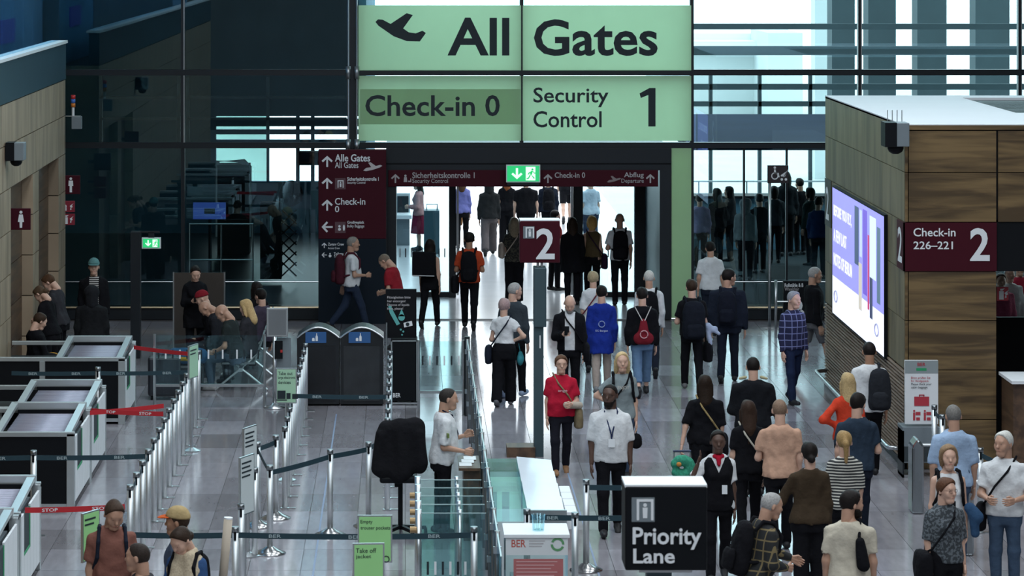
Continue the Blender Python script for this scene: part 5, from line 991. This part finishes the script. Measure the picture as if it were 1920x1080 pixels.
# beyond the doors
j = P_('d1', 'person in a violet-blue shirt beyond the doors carrying a tan bag', 866, 466, 1.70, 0, ('long', (.16, .17, .42)), fem=1, hair=('long', BR), arms=('down', 'bend'), legs='step'); handbag(j, 'large tan leather handbag beyond the doors', (.30, .14, .05), -1, size=1.3)
P_('d2', 'person in dark hooded top and grey trousers walking beyond the doors', 917, 478, 1.78, 0, ('jacket', (.018, .019, .02)), ('wide', (.10, .085, .085)), hair=('hood', (.018, .019, .02)), legs='walk')
P_('d3', 'woman with auburn hair in black beyond the doors', 950, 462, 1.68, 0, fem=1, hair=('long', (.20, .06, .02)), bot=('wide', K_))
P_('d4', 'broad person in black directly above the number two sign', 986, 470, 1.75, 0, wd=1.3, belly=.04, hair=('short', BK_), legs='step')
j = P_('d5', 'person with dark backpack beyond the doors right of the exit sign', 1028, 462, 1.66, 0, ('jacket', NV), hair=('short', BK_)); backpack(j, 'round dark backpack beyond the doors', K_, 1.1)
P_('d6', 'bare-legged person in black shorts far beyond the doors', 1062, 418, 1.75, 0, bot=('shorts', K_), legs='walk', hair=('short', BR))
P_('d7', 'person in a pale shirt behind the right door pane', 1107, 470, 1.7, 20, ('tee', (.45, .50, .58)), ('wide', (.02, .03, .06)), fem=1, hair=('short', BR), wd=1.15)
j = P_('d8', 'person in a pink top beside a red case behind the left door pane', 785, 470, 1.65, 80, ('long', (.42, .22, .22)), ('skirt', (.20, .02, .05)), fem=1, hair=('long', BK_), arms=('bend', 'bend'))
# in the doorway
j = P_('m1', 'black-haired woman with a big flat bag on her back entering the doors', 806, 613, 1.66, -12, ('tank', K_), fem=1, hair=('straight', BK_), legs='walk', tone='l', shoes=K_)
t = carried(j, 'portfolio_bag', 'large square black portfolio bag worn on a woman\'s back', 'bag'); T = j['T']; kk = j['k']; MB().box(-.30 * kk, .16 * kk, -.30 * kk, -.16 * kk, 1.02 * kk, 1.50 * kk).build('bag_body', cloth(K_), t, local=True, bevel=.02); MB().box(-.29 * kk, .15 * kk, -.305 * kk, -.30 * kk, 1.03 * kk, 1.045 * kk).build('reflective_strip', M_letter, t, local=True)
j = P_('m2', 'man in an orange T-shirt with black backpack before the doors', 880, 616, 1.82, -4, ('tee', (.42, .055, .02)), hair=('short', BK_), legs='walk2', arms=('bend', 'bend'), tone='t'); backpack(j, 'black backpack on the man in the orange T-shirt', K_, 1.15); crossbody(j, 'black sling bag at the side of the man in orange', K_, -1, size=1.4)
j = P_('m3', 'fair-haired woman in dark patterned clothes left of the number two sign', 964, 570, 1.70, 0, ('tee', (.03, .03, .026), pattern('mottled', (.012, .012, .012), (.06, .055, .04))), ('wide', K_), hair=('long', (.28, .22, .15)), fem=1, arms=('down', 'bend')); handbag(j, 'wide dark tote bag beside the fair-haired woman', (.014, .014, .013), -1, size=1.7); crossbody(j, 'beige cardigan slung with a bag on the fair-haired woman', (.40, .33, .28), -1, size=1.3, low=-.25)
P_('m4', 'dark-haired youth in red mostly hidden by the number two sign', 1040, 545, 1.64, -60, ('tee', (.22, .02, .02)), hair=('short', BK_), yaw=0)
P_('m5', 'woman with long dark hair in a long black coat right of the number two sign', 1073, 572, 1.72, 0, ('coat', K_), fem=1, hair=('straight', (.03, .018, .012)), wd=1.15)
j = P_('m6', 'woman with golden bob hair and sheer brown top before the doors', 1110, 567, 1.70, 0, ('tank', (.085, .06, .03)), fem=1, hair=('bob', (.55, .32, .10))); crossbody(j, 'dark purple shoulder bag of the woman with golden bob', (.03, .012, .035), 1, size=1.3)
j = P_('m7', 'bald tanned man in white polo with black backpack at the doors', 1162, 572, 1.80, 0, ('polo', W_), hair=None, tone='m', arms=('down', 'bend')); backpack(j, 'black backpack on the man in the white polo at the doors', K_, 1.2)
# middle ground
P_('n1', 'grey-haired man in glasses and dark sweater behind the woman in white', 963, 744, 1.80, -25, ('long', (.035, .045, .055)), hair=('buzz', GR), yaw=35, glasses=True, legs='step', shoes=(.25, .32, .45))
j = P_('n2', 'woman in a white top with pinkish short hair, one hand on hip', 945, 760, 1.65, -8, ('crop', W_), ('wide', K_), fem=1, hair=('crop', (.36, .25, .24)), arms=('akimbo', 'bend'), shoes=(.10, .10, .11), legs='step')
t = carried(j, 'pouch', 'teal drawstring pouch hanging at the woman in white\'s hip', 'bag'); sd(t, 'pouch_body', [C((.27, -.02, .74), (.27, .05, .74), .075, None, (1, 0, 0), 1.5), C((.27, .02, .86), (.27, .02, .78), .035, .06)], j, cloth((.03, .17, .20))); sd(t, 'cord', [C((.24, .02, 1.02), (.27, .02, .86), .008)], j, cloth((.03, .17, .20)), .008, .004, 0); crossbody(j, 'dark shoulder bag of the woman in white', NV, -1, size=1.2)
j = P_('n3', 'bald bearded man in open black jacket looking at his phone', 1068, 762, 1.74, 178, ('open', W_, cloth(W_), cloth(K_)), hair=None, arms=('phone', 'down'), pitch=30, beard=(.25, .23, .21)); phone(j, 'smartphone held by the bald bearded man', 1)
crossbody(j, 'black cross-body bag of the bald bearded man', K_, -1, size=1.1)
j = P_('n4', 'woman with short fair hair in a white blouse behind the blue jacket', 1112, hd(510, 1.66), 1.66, 0, ('half', W_), fem=1, hair=('crop', (.36, .28, .17)), legs='step'); crossbody(j, 'navy and red strapped bag of the woman in the white blouse', (.03, .05, .12), -1, size=1.5, strapcol=(.12, .02, .03))
j = P_('n5', 'youth in a royal blue rain jacket and beige trousers', 1128, 736, 1.70, -3, ('coat', (.012, .03, .24)), ('trousers', (.36, .30, .26)), hair=('short', BK_), legs='step', shoes=(.2, .2, .2)); chest_text(j, 'EC Bergen', -.10, .10, 1.02, 1.06, (.4, .45, .6), False, .172); MB().tube([tuple(j['T'](.05 * math.cos(a), -.165, 1.15 + .05 * math.sin(a)) * j['k']) for a in np.linspace(0, 6.28, 15)], .008, 6).build('print', plain((.25, .32, .55), .7, 0, .1, 30, 0, 'emblem_print'), j['shirt'], local=True)
j = P_('n6', 'white-haired man in white shirt with black backpack', 1217, 705, 1.78, -3, ('long', W_), ('trousers', NV), hair=('buzz', (.50, .48, .44)), legs='walk2', tone='m'); backpack(j, 'black backpack on the white-haired man', K_, 1.0)
j = P_('n7', 'person in black jacket and cropped jeans with maroon drawstring bag', 1204, 742, 1.74, 2, ('jacket', K_), ('cropped', (.10, .17, .27)), hair=('short', BK_), legs='walk', shoes=K_, wd=1.05)
t = carried(j, 'drawstring_bag', 'maroon drawstring bag with pale round emblem', 'bag'); T = j['T']; sd(t, 'bag_body', [(T(-.06, -.20, .98), T(.06, -.20, .98), .10, .10, vec(0, 1, 0), 1.6, False), (T(0, -.19, 1.0), T(0, -.18, 1.24), .11, .05, vec(0, 1, 0), 1.5, False)], j, cloth((.16, .012, .02)))
for s in (-1, 1): sd(t, 'cord', [(T(s * .02, -.20, 1.26), T(s * .13, -.12, 1.47), .009, .009, None, 1, False)], j, cloth((.5, .48, .45)), .008, .004, 0)
MB().tube([tuple(T(.06 * math.cos(a), -.272, 1.05 + .06 * math.sin(a)) * j['k']) for a in np.linspace(0, 6.28, 17)], .010, 6).build('emblem', plain((.5, .25, .27), .7, 0, .1, 30, 0, 'emblem_print'), t, local=True)
j = P_('n8', 'person in black T-shirt with a huge black rucksack by the green column', 1297, 730, 1.76, 3, hair=('short', DB), legs='step2', arms=('down', 'bend'), shoes=(.12, .12, .12)); backpack(j, 'huge black rucksack near the green column', (.008, .010, .016), 1.55, wide=1.25); crossbody(j, 'black shoulder bag hanging below the huge rucksack', K_, 1, size=1.5, low=.22)
t = carried(j, 'hoodie', 'pale blue hoodie slung from the huge rucksack', 'clothing'); sd(t, 'cloth', [C((.24, -.1, 1.02), (.42, -.12, .90), .05, .03), C((.24, -.1, 1.02), (.28, -.12, .74), .05, .035), C((.28, -.1, .95), (.36, -.1, .98), .04)], j, cloth((.36, .42, .55)))
j = P_('n9', 'heavy man in dark navy jacket and glasses walking away', 1365, 716, 1.84, -10, ('jacket', NV), ('trousers', NV), hair=('short', BK_), wd=1.28, belly=.03, yaw=45, glasses=True, legs='step', tone='m'); backpack(j, 'small navy backpack on the heavy man', (.008, .010, .018), .95)
P_('n10', 'person in a plain white T-shirt nearest the right-hand glass', 1332, hd(455, 1.70), 1.70, 4, ('tee', W_), ('trousers', NV), hair=('short', BK_), tone='m', wd=1.08)
P_('n11', 'grey-haired man in a blue checked shirt lit by the screen', 1487, 757, 1.74, 205, ('long', (.02, .025, .10), pattern('plaid', (.008, .010, .045), (.16, .18, .34))), ('trousers', (.012, .02, .05)), hair=('short', (.26, .26, .28)), legs='step', tone='l', yaw=-15)
P_('n12', 'grey-haired man in black with grey shorts passing the block corner', 1526, 700, 1.80, -80, ('jacket', K_), ('shorts', (.10, .10, .11)), hair=('buzz', GR), legs='walk', tone='m', shoes=(.5, .5, .5))
j = P_('n13', 'grey-haired man in white T-shirt with maroon rucksack passing the tall sign', 660, 622, 1.78, -82, ('tee', W_), ('trousers', (.02, .03, .055)), hair=('buzz', (.22, .20, .18)), legs='walk', arms=('bend', 'back'), tone='m', belly=.03); backpack(j, 'maroon rucksack on the man passing the tall sign', (.06, .012, .02), 1.1)
P_('n14', 'man in a red polo bending behind the liquids board', 744, 655, 1.72, 65, ('polo', (.22, .012, .02)), hair=('buzz', (.16, .12, .09)), lean=14, pitch=30, arms=('bend', 'bend'), tone='m')
# waiting area in the dark
P_('s1', 'person in a teal cap, black jacket and striped shirt standing in the waiting area', 176, hd(488, 1.76), 1.76, 185, ('open', K_, pattern('striped', (.02, .02, .02), (.5, .48, .46)), cloth(K_)), hair=('cap', (.10, .22, .22), (.08, .18, .18)))
P_('s2', 'hooded person seen from behind sitting below the teal cap', 172, 0, 1.75, 0, ('jacket', (.012, .013, .015)), ('trousers', K_), hair=('hood', (.014, .015, .018)), legs='sit', wd=1.2, Y=51.0)
P_('s3', 'woman in black T-shirt bending over a phone beside the wood wall', 95, 0, 1.66, 60, fem=1, hair=('bun', (.08, .05, .03)), pitch=35, lean=12, arms=('phone', 'phone'), Y=49.1)
P_('s4', 'man leaning in behind the woman at the wood wall', 112, 0, 1.72, 75, ('tee', (.03, .03, .035)), hair=('short', BR), pitch=30, lean=10, arms=('phone', 'lap'), Y=50.2)
j = P_('s5', 'seated person in dark clothes with a mustard bag by the wood wall', 68, 0, 1.70, -60, ('jacket', K_), hair=('short', DB), legs='sit', arms=('lap', 'lap'), pitch=25, Y=47.8)
t = carried(j, 'mustard_bag', 'mustard yellow bag in the lap of the seated person', 'bag'); sd(t, 'bag_body', [C((-.1, .30, .62), (.1, .30, .62), .11), C((0, .3, .6), (0, .36, .56), .13)], j, cloth((.34, .17, .02)))
j = P_('s6', 'woman in long black clothes typing on a phone before the metal board', 366, 0, 1.70, 190, ('coat', K_), Y=51.6, fem=1, hair=('bun', BK_), arms=('phone', 'phone'), pitch=25); phone(j, 'smartphone held by the woman in long black clothes', 1)
def seat(key, label, u, Yv, face, **kw): return P_(key, label, u, 0, Y=Yv, face=face, legs='sit', **kw)
seat('s7', 'bald man in dark T-shirt and jeans sitting at the near bench end', 441, 48.7, 75, top=('tee', (.02, .026, .026)), bot=('trousers', (.06, .085, .12)), hair=None, arms=('lap', 'lap'), pitch=28, lean=12, tone='m', H=1.78, shoes=(.3, .3, .3))
seat('s8', 'blonde woman in dark top on the waiting bench', 466, 49.4, 60, fem=1, hair=('long', BL), arms=('lap', 'lap'), pitch=15, top=('tee', (.03, .03, .035)))
seat('s9', 'bald man leaning forward on the waiting bench', 424, 50.2, 80, hair=None, lean=24, pitch=35, arms=('lap', 'lap'), tone='m', top=('jacket', (.015, .016, .02)))
seat('s10', 'person in a dark red beanie on the waiting bench', 408, 50.9, 85, hair=('cap', (.20, .012, .02)), lean=20, arms=('lap', 'lap'), top=('jacket', K_))
seat('s11', 'dark-haired woman at the far end of the waiting bench', 482, 51.9, 20, fem=1, hair=('long', BK_), top=('jacket', K_))
seat('s12', 'person with dark hair and pale collar on the waiting bench', 490, 50.9, 35, hair=('short', BK_), top=('jacket', (.05, .04, .06)))
Y = 48.4; t = thing('blue_duffel', 'blue duffel bag with yellow trim lying on a low dark case', 'bag', (px(352, Y), Y, .47)); x = px(352, Y)
V, Q = sdf_mesh([C((x - .2, Y, .60), (x + .2, Y, .60), .13, .125), C((x - .1, Y - .04, .60), (x + .1, Y - .04, .60), .125)], .02, k=.04, noise=.006, seed=2); o = link(bpy.data.objects.new('bag_body', np_mesh('bag_body', [(V - vec(*ORG[t]), Q, 0)], [cloth((.02, .08, .17))]))); o.parent = t
V, Q = sdf_mesh([C((x - .15, Y - .13, .58), (x + .12, Y - .13, .57), .045)], .015, k=.01); o = link(bpy.data.objects.new('yellow_trim', np_mesh('yellow_trim', [(V - vec(*ORG[t]), Q, 0)], [cloth((.42, .26, .02))]))); o.parent = t
def suitcase(u, v, label, col, wd=.42, ht=.62, dp=.26, rz=0, pull=.35, Y=None):
    Y = Y or gy(v); t = thing('suitcase', label, 'suitcase', (px(u, Y), Y, 0), rz); ORG[t] = (0, 0, 0); m = plain(col, .4, 0, .05, 10, 0, 'case_shell'); b = lambda nm, m_, *a, bv=0: MB().box(*a).build(nm, m_, t, local=True, bevel=bv)
    b('shell', m, -wd / 2, wd / 2, -dp / 2, dp / 2, .06, ht, bv=.04)
    for i in range(3): b('rib', m, -wd / 2 + .06 + i * wd / 3.2, -wd / 2 + .09 + i * wd / 3.2, -dp / 2 - .008, dp / 2 + .008, .12, ht - .06)
    for sx in (-1, 1):
        MB().tube([(sx * .1, dp / 2 - .04, ht - .08), (sx * .1, dp / 2 - .04, ht + pull - (.03 if not pull else 0))], .009, 8).build('handle_rod', M_steel if pull else M_black, t, local=True)
        for sy in (-1, 1): MB().tube([(sx * (wd / 2 - .06) - .015, sy * (dp / 2 - .05), .03), (sx * (wd / 2 - .06) + .015, sy * (dp / 2 - .05), .03)], .03, 10).build('wheel', M_black, t, local=True)
    MB().tube([(-.11, dp / 2 - .04, ht + pull - (.02 if not pull else 0)), (.11, dp / 2 - .04, ht + pull - (.02 if not pull else 0))], .014, 8).build('grip', plain((.02, .03, .08), .5, 0, .02, 5, 0, 'grip'), t, local=True); return t
suitcase(352, 0, 'low dark case lying under the blue duffel bag', (.012, .013, .016), .5, .468, pull=0, Y=48.4)
suitcase(308, 720, 'dark navy suitcase standing behind the glass barrier', (.02, .022, .03), .5, .68, pull=.02, Y=47.8)
# foreground, centre
j = P_('f1', 'clerk in white shirt standing at the small wooden desk', 830, 0, 1.76, -82, ('half', W_), ('trousers', K_), hair=('buzz', (.03, .025, .022)), tone='m', arms=(((.12, -.05, -1), (-.05, 1, -.15)), ((.1, .2, -1), (-.25, .8, .35))), Y=36.9, belly=.03, lean=4); lanyard(j, 'dark lanyard around the clerk\'s neck', (.01, .012, .03))
MB().box(-.06, .06, -.012, .012, 0, .05).build('epaulette_badge', plain((.12, .17, .04), .7, 0, .2, 60, 0, 'badge_patch'), j['shirt'], local=True).location = (.265, .02, 1.22)
t = thing('draped_jacket', 'black jacket draped over the swivel chair', 'clothing', (-.04, 36.9, 0)); yq = (0, 1, 0); V, Q = sdf_mesh([C((-.19, -.17, 1.31), (.17, -.17, 1.34), .095, .095, yq, 1.25), C((-.16, -.18, 1.28), (-.23, -.2, .84), .11, .12, yq, 1.6), C((0, -.18, 1.28), (-.02, -.2, .80), .14, .15, yq, 1.5), C((.15, -.18, 1.3), (.20, -.2, .88), .11, .11, yq, 1.6), C((-.26, -.22, 1.25), (-.31, -.24, .84), .055, .05), C((-.24, -.2, .84), (-.20, -.2, .70), .06, .02), C((.21, -.22, 1.26), (.25, -.24, .92), .055, .05)], .018, k=.05, noise=.008, seed=4)
o = link(bpy.data.objects.new('cloth', np_mesh('cloth', [(V, Q, 0)], [cloth((.008, .008, .010))]))); o.parent = t
j = P_('f2', 'woman in a bright red T-shirt with glasses and beige shoulder bag', 1052, 889, 1.60, 184, ('tee', (.42, .012, .035)), ('trousers', (.012, .012, .018)), fem=1, hair=('crop', (.10, .05, .028)), arms=('down', 'bend'), wd=1.18, belly=.035, glasses=True, shoes=(.28, .14, .06), legs='step'); crossbody(j, 'beige canvas bag of the woman in red', (.22, .17, .10), -1, size=1.25); chest_text(j, 'ange', -.07, .07, 1.24, 1.28, (.6, .35, .38), True, .20)
t = carried(j, 'cardigan', 'pale cardigan folded over the arm of the woman in red', 'clothing'); T = j['T']; sd(t, 'cloth', [(T(-.05, .24, 1.06), T(-.26, .12, 1.04), .05, .05, None, 1, False)], j, cloth((.42, .36, .30)))
j = P_('f3', 'blonde woman in grey T-shirt with black straps behind the staff man', 1166, hd(661, 1.72), 1.72, 183, ('tee', GREYT), ('trousers', (.06, .09, .15)), fem=1, hair=('long', (.52, .38, .20)), arms=('akimbo', 'down'), legs='step'); backpack(j, 'black backpack straps on the blonde woman in grey', K_, .8); crossbody(j, 'black strap across the blonde woman\'s chest', K_, 1, bag=False); chest_text(j, 'ENJOY', -.08, .08, 1.27, 1.33, (.45, .42, .38), True, .185)
t = carried(j, 'black_cap', 'black cap dangling from the blonde woman\'s hand', 'cap'); wr = j['ja'][1]; p = wr[2] + .1 * wr[3]; sd(t, 'crown', [(p - vec(0, 0, .14), p - vec(0, 0, .20), .075, .075, None, 1, False)], j, cloth(K_)); sd(t, 'strap', [(p, p - vec(0, 0, .1), .008, .008, None, 1, False)], j, cloth(K_), .008, .004, 0)
j = P_('f4', 'bearded staff man in white short-sleeved shirt walking toward the camera', 1145, 1002, 1.82, 180, ('half', W_), ('trousers', K_), tone='d', hair=('buzz', BK_), beard=BK_, arms=('down', 'down'), legs='step', wd=1.08, belly=.02, yaw=22, glasses=True); lanyard(j, 'blue lanyard with white badge on the bearded staff man', (.02, .03, .08))
j = P_('f5', 'woman with long dark hair in black T-shirt pulling a suitcase', 1322, hd(700, 1.68), 1.68, 0, ('half', K_), ('wide', K_), fem=1, hair=('straight', (.02, .012, .008)), arms=('down', 'pull'), legs='walk', wd=1.25, belly=.02); crossbody(j, 'gold-chained black cross-body bag on the woman in black', K_, 1, strapcol=(.30, .22, .10))
Ys = gy(985); suitcase(1280, 0, 'blue patterned suitcase pulled by the woman in black', (.03, .08, .14), .40, .60, Y=Ys, pull=.3); t = thing('neck_pillow', 'green neck pillow resting on the blue suitcase', 'pillow', (px(1278, Ys), Ys - .02, .66)); V, Q = sdf_mesh([(vec(.10 * math.cos(a), -.02, .09 * math.sin(a)), vec(.10 * math.cos(b), -.02, .09 * math.sin(b)), .06, .06, None, 1, False) for a, b in zip(np.linspace(-2.4, 2.6, 9)[:-1], np.linspace(-2.4, 2.6, 9)[1:])], .014, k=.03)
o = link(bpy.data.objects.new('cushion', np_mesh('cushion', [(V + vec(0, -.06, .07), Q, 0)], [pattern('mottled', (.02, .20, .12), (.03, .28, .17))]))); o.parent = t; V, Q = sdf_mesh([C((-.05, -.14, .12), (-.045, -.14, .12), .03)], .01, k=.01); o = link(bpy.data.objects.new('flower_patch', np_mesh('flower_patch', [(V, Q, 0)], [cloth((.5, .22, .06))]))); o.parent = t
j = P_('f6', 'short-haired officer in black jacket with shoulder straps', 1412, hd(672, 1.78), 1.78, 0, ('jacket', (.009, .010, .013)), hair=('buzz', BK_), wd=1.22, arms=('bend', 'bend'))
for s in (-1, 1): sd(j['shirt'], 'shoulder_strap', [(j['T'](s * .10, -.03, 1.51), j['T'](s * .17, -.02, 1.492), .020, .018, None, 1, False)], j, cloth((.40, .36, .22)), .010, .005, 0)
j = P_('f7', 'woman with long dark hair and cream bag strap behind the peach T-shirt', 1403, hd(752, 1.68), 1.68, 0, fem=1, hair=('straight', (.035, .02, .014)), wd=1.1, legs='step'); crossbody(j, 'black bag on a cream strap carried by the dark-haired woman', K_, 1, strapcol=(.42, .40, .34))
P_('f8', 'bald bearded man in a peach T-shirt walking away', 1462, hd(750, 1.78), 1.78, 0, ('tee', (.50, .30, .21)), hair=('buzz', (.20, .13, .09)), beard=(.03, .02, .015), legs='step', arms=('down', 'bend'), tone='l', wd=1.1)
j = P_('f9', 'airline woman in black waistcoat and red scarf holding a phone to her ear', 1346, hd(808, 1.68), 1.68, 180, ('tee', W_), tone='d', fem=1, hair=('bun', BK_), arms=('ear', 'down'), legs='step'); T = j['T']
sd(j['shirt'], 'waistcoat', j['bust'](.024), j, cloth(K_), loft=j['loft'](.032, .84, 1.45), cuts=[lambda Q_: np.where(Q_[..., 1] > .02, (.075 - np.abs(Q_[..., 0])) - 1.1 * np.maximum(1.44 - Q_[..., 2], 0) * .42, np.abs(Q_[..., 0]) - .13 * (Q_[..., 2] > 1.3) - 1. * (Q_[..., 2] <= 1.3))]); t = carried(j, 'neck_scarf', 'red neck scarf of the airline woman', 'scarf'); sd(t, 'cloth', [(T(-.045, .055, 1.47), T(.045, .055, 1.47), .032, .032, None, 1, False), (T(0, .09, 1.46), T(0, .12, 1.38), .03, .025, None, 1, False)], j, cloth((.40, .01, .03)))
t = carried(j, 'id_badge', 'white identity badge clipped on the airline woman\'s waistcoat', 'badge'); p = T(-.06, .185, 1.10) * j['k']; MB().box(p[0] - .03, p[0] + .03, p[1] - .004, p[1] + .004, p[2] - .05, p[2] + .05).build('card', M_white, t, local=True)
P_('f10', 'person with dark bun in brown sweater reaching out an arm', 1518, hd(833, 1.70), 1.70, 4, ('long', (.045, .030, .018)), ('wide', K_), fem=1, hair=('bun', BK_), arms=('down', 'out'), wd=1.2)
P_('f11', 'woman with blonde ponytail in a black and cream striped shirt', 1583, hd(810, 1.68), 1.68, 0, ('half', CREAM, pattern('striped', (.02, .022, .024), (.55, .53, .47))), fem=1, hair=('pony', (.30, .19, .08)), legs='step')
j = P_('f12', 'dark-haired man in navy T-shirt and dark backpack straps', 1607, hd(738, 1.78), 1.78, 0, ('tee', (.022, .035, .055)), ('trousers', NV), hair=('short', BK_), arms=('bend', 'down'), legs='step', wd=1.1, yaw=25)
j = P_('f13', 'blonde woman in a red-orange sweater beside the slatted wall', 1590, hd(702, 1.68), 1.68, 0, ('long', (.55, .05, .022)), fem=1, hair=('straight', (.42, .30, .15)), arms=('down', 'akimbo'))
j = P_('f14', 'man in white shirt with dark backpack beside the advertising screen', 1630, hd(642, 1.80), 1.80, 0, ('half', W_), hair=('buzz', BK_), tone='t', legs='step', wd=1.05); backpack(j, 'dark grey backpack hung on one shoulder of the man in white', (.018, .020, .025), 1.1, side=.10)
j = P_('f15', 'older man in a dark checked shirt leaning beside the priority sign', 1418, hd(925, 1.74), 1.74, -72, ('long', (.02, .02, .016), pattern('plaid', (.010, .011, .012), (.16, .12, .055))), hair=('buzz', GR), lean=12, arms=('bend', 'reach'), tone='m', wd=1.12, belly=.02); backpack(j, 'black backpack with lime cord on the older man', K_, 1.1)
j = P_('f16', 'dark-haired man in a cream T-shirt with black sling bag, lower right', 1593, hd(923, 1.78), 1.78, -8, ('tee', CREAM), hair=('short', BK_), tone='m', yaw=60, beard=BK_, wd=1.1); T = j['T']
t = carried(j, 'sling_bag', 'black sling bag on the back of the man in the cream T-shirt', 'bag'); sd(t, 'bag_body', [(T(.10, -.17, 1.30), T(.13, -.18, 1.08), .045, .065, None, 1, False)], j, cloth(K_)); sd(t, 'strap', [(T(.09, -.15, 1.34), T(.10, -.02, 1.49), .016, .016, None, 1, False), (T(.10, -.02, 1.49), T(.05, .14, 1.36), .016, .016, None, 1, False)], j, cloth(K_), .01, .005, 0)
# lower right group
P_('f17', 'grey-haired man in a pale blue shirt seen from behind', 1788, hd(762, 1.80), 1.80, 3, ('half', (.30, .40, .55)), ('trousers', JE), hair=('buzz', (.16, .15, .14)), tone='m', wd=1.15)
j = P_('f18', 'woman with light brown bob in a sleeveless white top facing the camera', 1778, hd(838, 1.70), 1.70, 182, ('tank', W_), ('trousers', JE), fem=1, hair=('bob', (.22, .14, .08))); backpack(j, 'black backpack straps on the woman in the sleeveless top', K_, .8)
t = carried(j, 'denim_jacket', 'blue denim jacket over the arm of the woman in the sleeveless top', 'clothing'); T = j['T']; sd(t, 'cloth', [(T(-.22, .10, 1.08), T(-.30, .12, .98), .06, .07, None, 1, False), (T(-.26, .12, 1.02), T(-.28, .1, .8), .06, .05, None, 1, False)], j, cloth((.03, .07, .14)))
j = P_('f19', 'woman in glasses and dark mottled grey blouse, lowest on the right', 1772, hd(900, 1.66), 1.66, 192, ('half', (.05, .06, .07), pattern('mottled', (.028, .034, .04), (.10, .115, .13))), ('wide', K_), fem=1, hair=('crop', (.09, .04, .022)), glasses=True, yaw=-25, arms=('down', 'down'), wd=1.1); crossbody(j, 'black shoulder bag of the woman in the mottled blouse', K_, 1, size=1.5)
j = P_('f20', 'white-haired man in white T-shirt and jeans at the right edge', 1884, hd(812, 1.80), 1.80, 160, ('tee', W_), ('trousers', (.05, .08, .13)), hair=('short', (.55, .54, .50)), tone='m', arms=('bend', 'bend'), yaw=25, wd=1.1); crossbody(j, 'black sling bag across the white-haired man\'s chest', K_, 1, size=1.1)
# lower left group
j = P_('f21', 'young man in a rust T-shirt with backpack straps looking down', 210, hd(935, 1.80), 1.80, 186, ('tee', (.20, .085, .065)), hair=('short', (.05, .03, .02)), pitch=28, yaw=-15, tone='m'); backpack(j, 'dark navy backpack on the young man in rust', NV, 1.1)
P_('f22', 'man with cropped dark hair seen in profile at the lower edge', 262, hd(1022, 1.74), 1.74, 75, ('tee', (.03, .03, .035)), hair=('buzz', (.03, .022, .018)), tone='m')
P_('f23', 'person in a tan and black baseball cap with orange brim', 336, hd(957, 1.74), 1.74, 80, ('tee', (.06, .08, .12)), hair=('cap', (.38, .28, .14), (.50, .09, .02)), tone='t')
j = P_('f24', 'woman with tied dark hair and cream scarf looking down', 350, hd(985, 1.68), 1.68, 160, ('long', (.03, .07, .17)), fem=1, hair=('bun', (.03, .018, .012)), pitch=32, yaw=20, arms=('phone', 'phone')); T = j['T']
t = carried(j, 'scarf', 'wide cream scarf around the shoulders of the woman looking down', 'scarf'); sd(t, 'cloth', [(T(-.06, -.05, 1.49), T(-.05, .07, 1.46), .045, .045, None, 1, False), (T(.06, -.05, 1.49), T(.05, .07, 1.46), .045, .045, None, 1, False), (T(-.05, .07, 1.46), T(-.10, .14, 1.16), .045, .06, None, 1, False), (T(.05, .07, 1.46), T(.10, .14, 1.16), .045, .06, None, 1, False)], j, plain((.46, .38, .27), .9, 0, .2, 60, .5, 'knit'), noise=.008, loft=j['loft'](.035, 1.14, 1.47)); phone(j, 'smartphone held by the woman in the cream scarf', 1)
backpack(j, 'black travel backpack behind the woman in the cream scarf', K_, 1.2, side=.0)
Yt = gy(hd(985, 1.68)) + .45; t = thing('poster_tube', 'pale cardboard tube standing out of the black backpack', 'tube', (px(418, Yt), Yt, pz(1062, Yt))); xa, xb_ = px(414, Yt), px(428, Yt); MB().tube([(xa, Yt, pz(1062, Yt) - .35), (xb_, Yt, pz(972, Yt))], .042, 16).build('tube', plain((.45, .38, .30), .7, 0, .05, 10, 0, 'cardboard'), t, smooth=True); MB().tube([(xb_, Yt, pz(973, Yt)), (xb_ + .001, Yt, pz(970, Yt))], .043, 16).build('end_cap', M_white, t)
# crowd beyond the right-hand glass and behind the check-in desks
cr = [(1312, 0, 'pale lilac top'), (1345, 1, 'black jacket and pale sleeve'), (1398, 2, 'grey hooded top'), (1424, 3, 'black hair and dark coat'), (1474, 4, 'tall dark outline'), (1520, 5, 'dark green jacket'), (1535, 6, 'deep blue coat'), (1368, 7, 'charcoal coat turned aside'), (1452, 8, 'slate grey jumper'), (1500, 9, 'black parka')]
cc = [(.20, .18, .30), K_, (.16, .18, .19), K_, (.01, .013, .016), (.015, .03, .028), (.012, .03, .10), (.02, .02, .024), (.04, .05, .06), K_]
for (u, i, s) in cr: P_('c%d' % i, 'person in ' + s + ' in the crowd beyond the right-hand glass' if i != 4 else 'tall dark figure in the crowd beyond the right-hand glass', u, 0, (1.66, 1.70, 1.72, 1.70, 1.92, 1.7, 1.72, 1.66, 1.70, 1.74)[i], (0, 30, -20, 10, 0, 40, -30, 60, 0, 20)[i], ('jacket', cc[i]), hair=('hood' if i == 2 else ('short', 'long', 'bob')[i % 3], cc[i] if i == 2 else BK_), Y=(66.5, 67.5, 64.5, 66, 69.5, 67.6, 65, 68.5, 68, 69.8)[i], tone='m')
for i, (u, s, col) in enumerate(((1876, 'pink scarf and dark coat', (.30, .06, .10)), (1893, 'white headwear', (.4, .38, .36)), (1912, 'red jacket and white hair', (.22, .015, .03)))): P_('e%d' % i, 'traveller in ' + s + ' waiting behind the check-in desks', u, 0, 1.70, 180, ('jacket', col), hair=('short', ((.06, .03, .02), (.5, .48, .45), (.5, .48, .45))[i]), Y=(50.2, 51.2, 52.2)[i], tone='m')
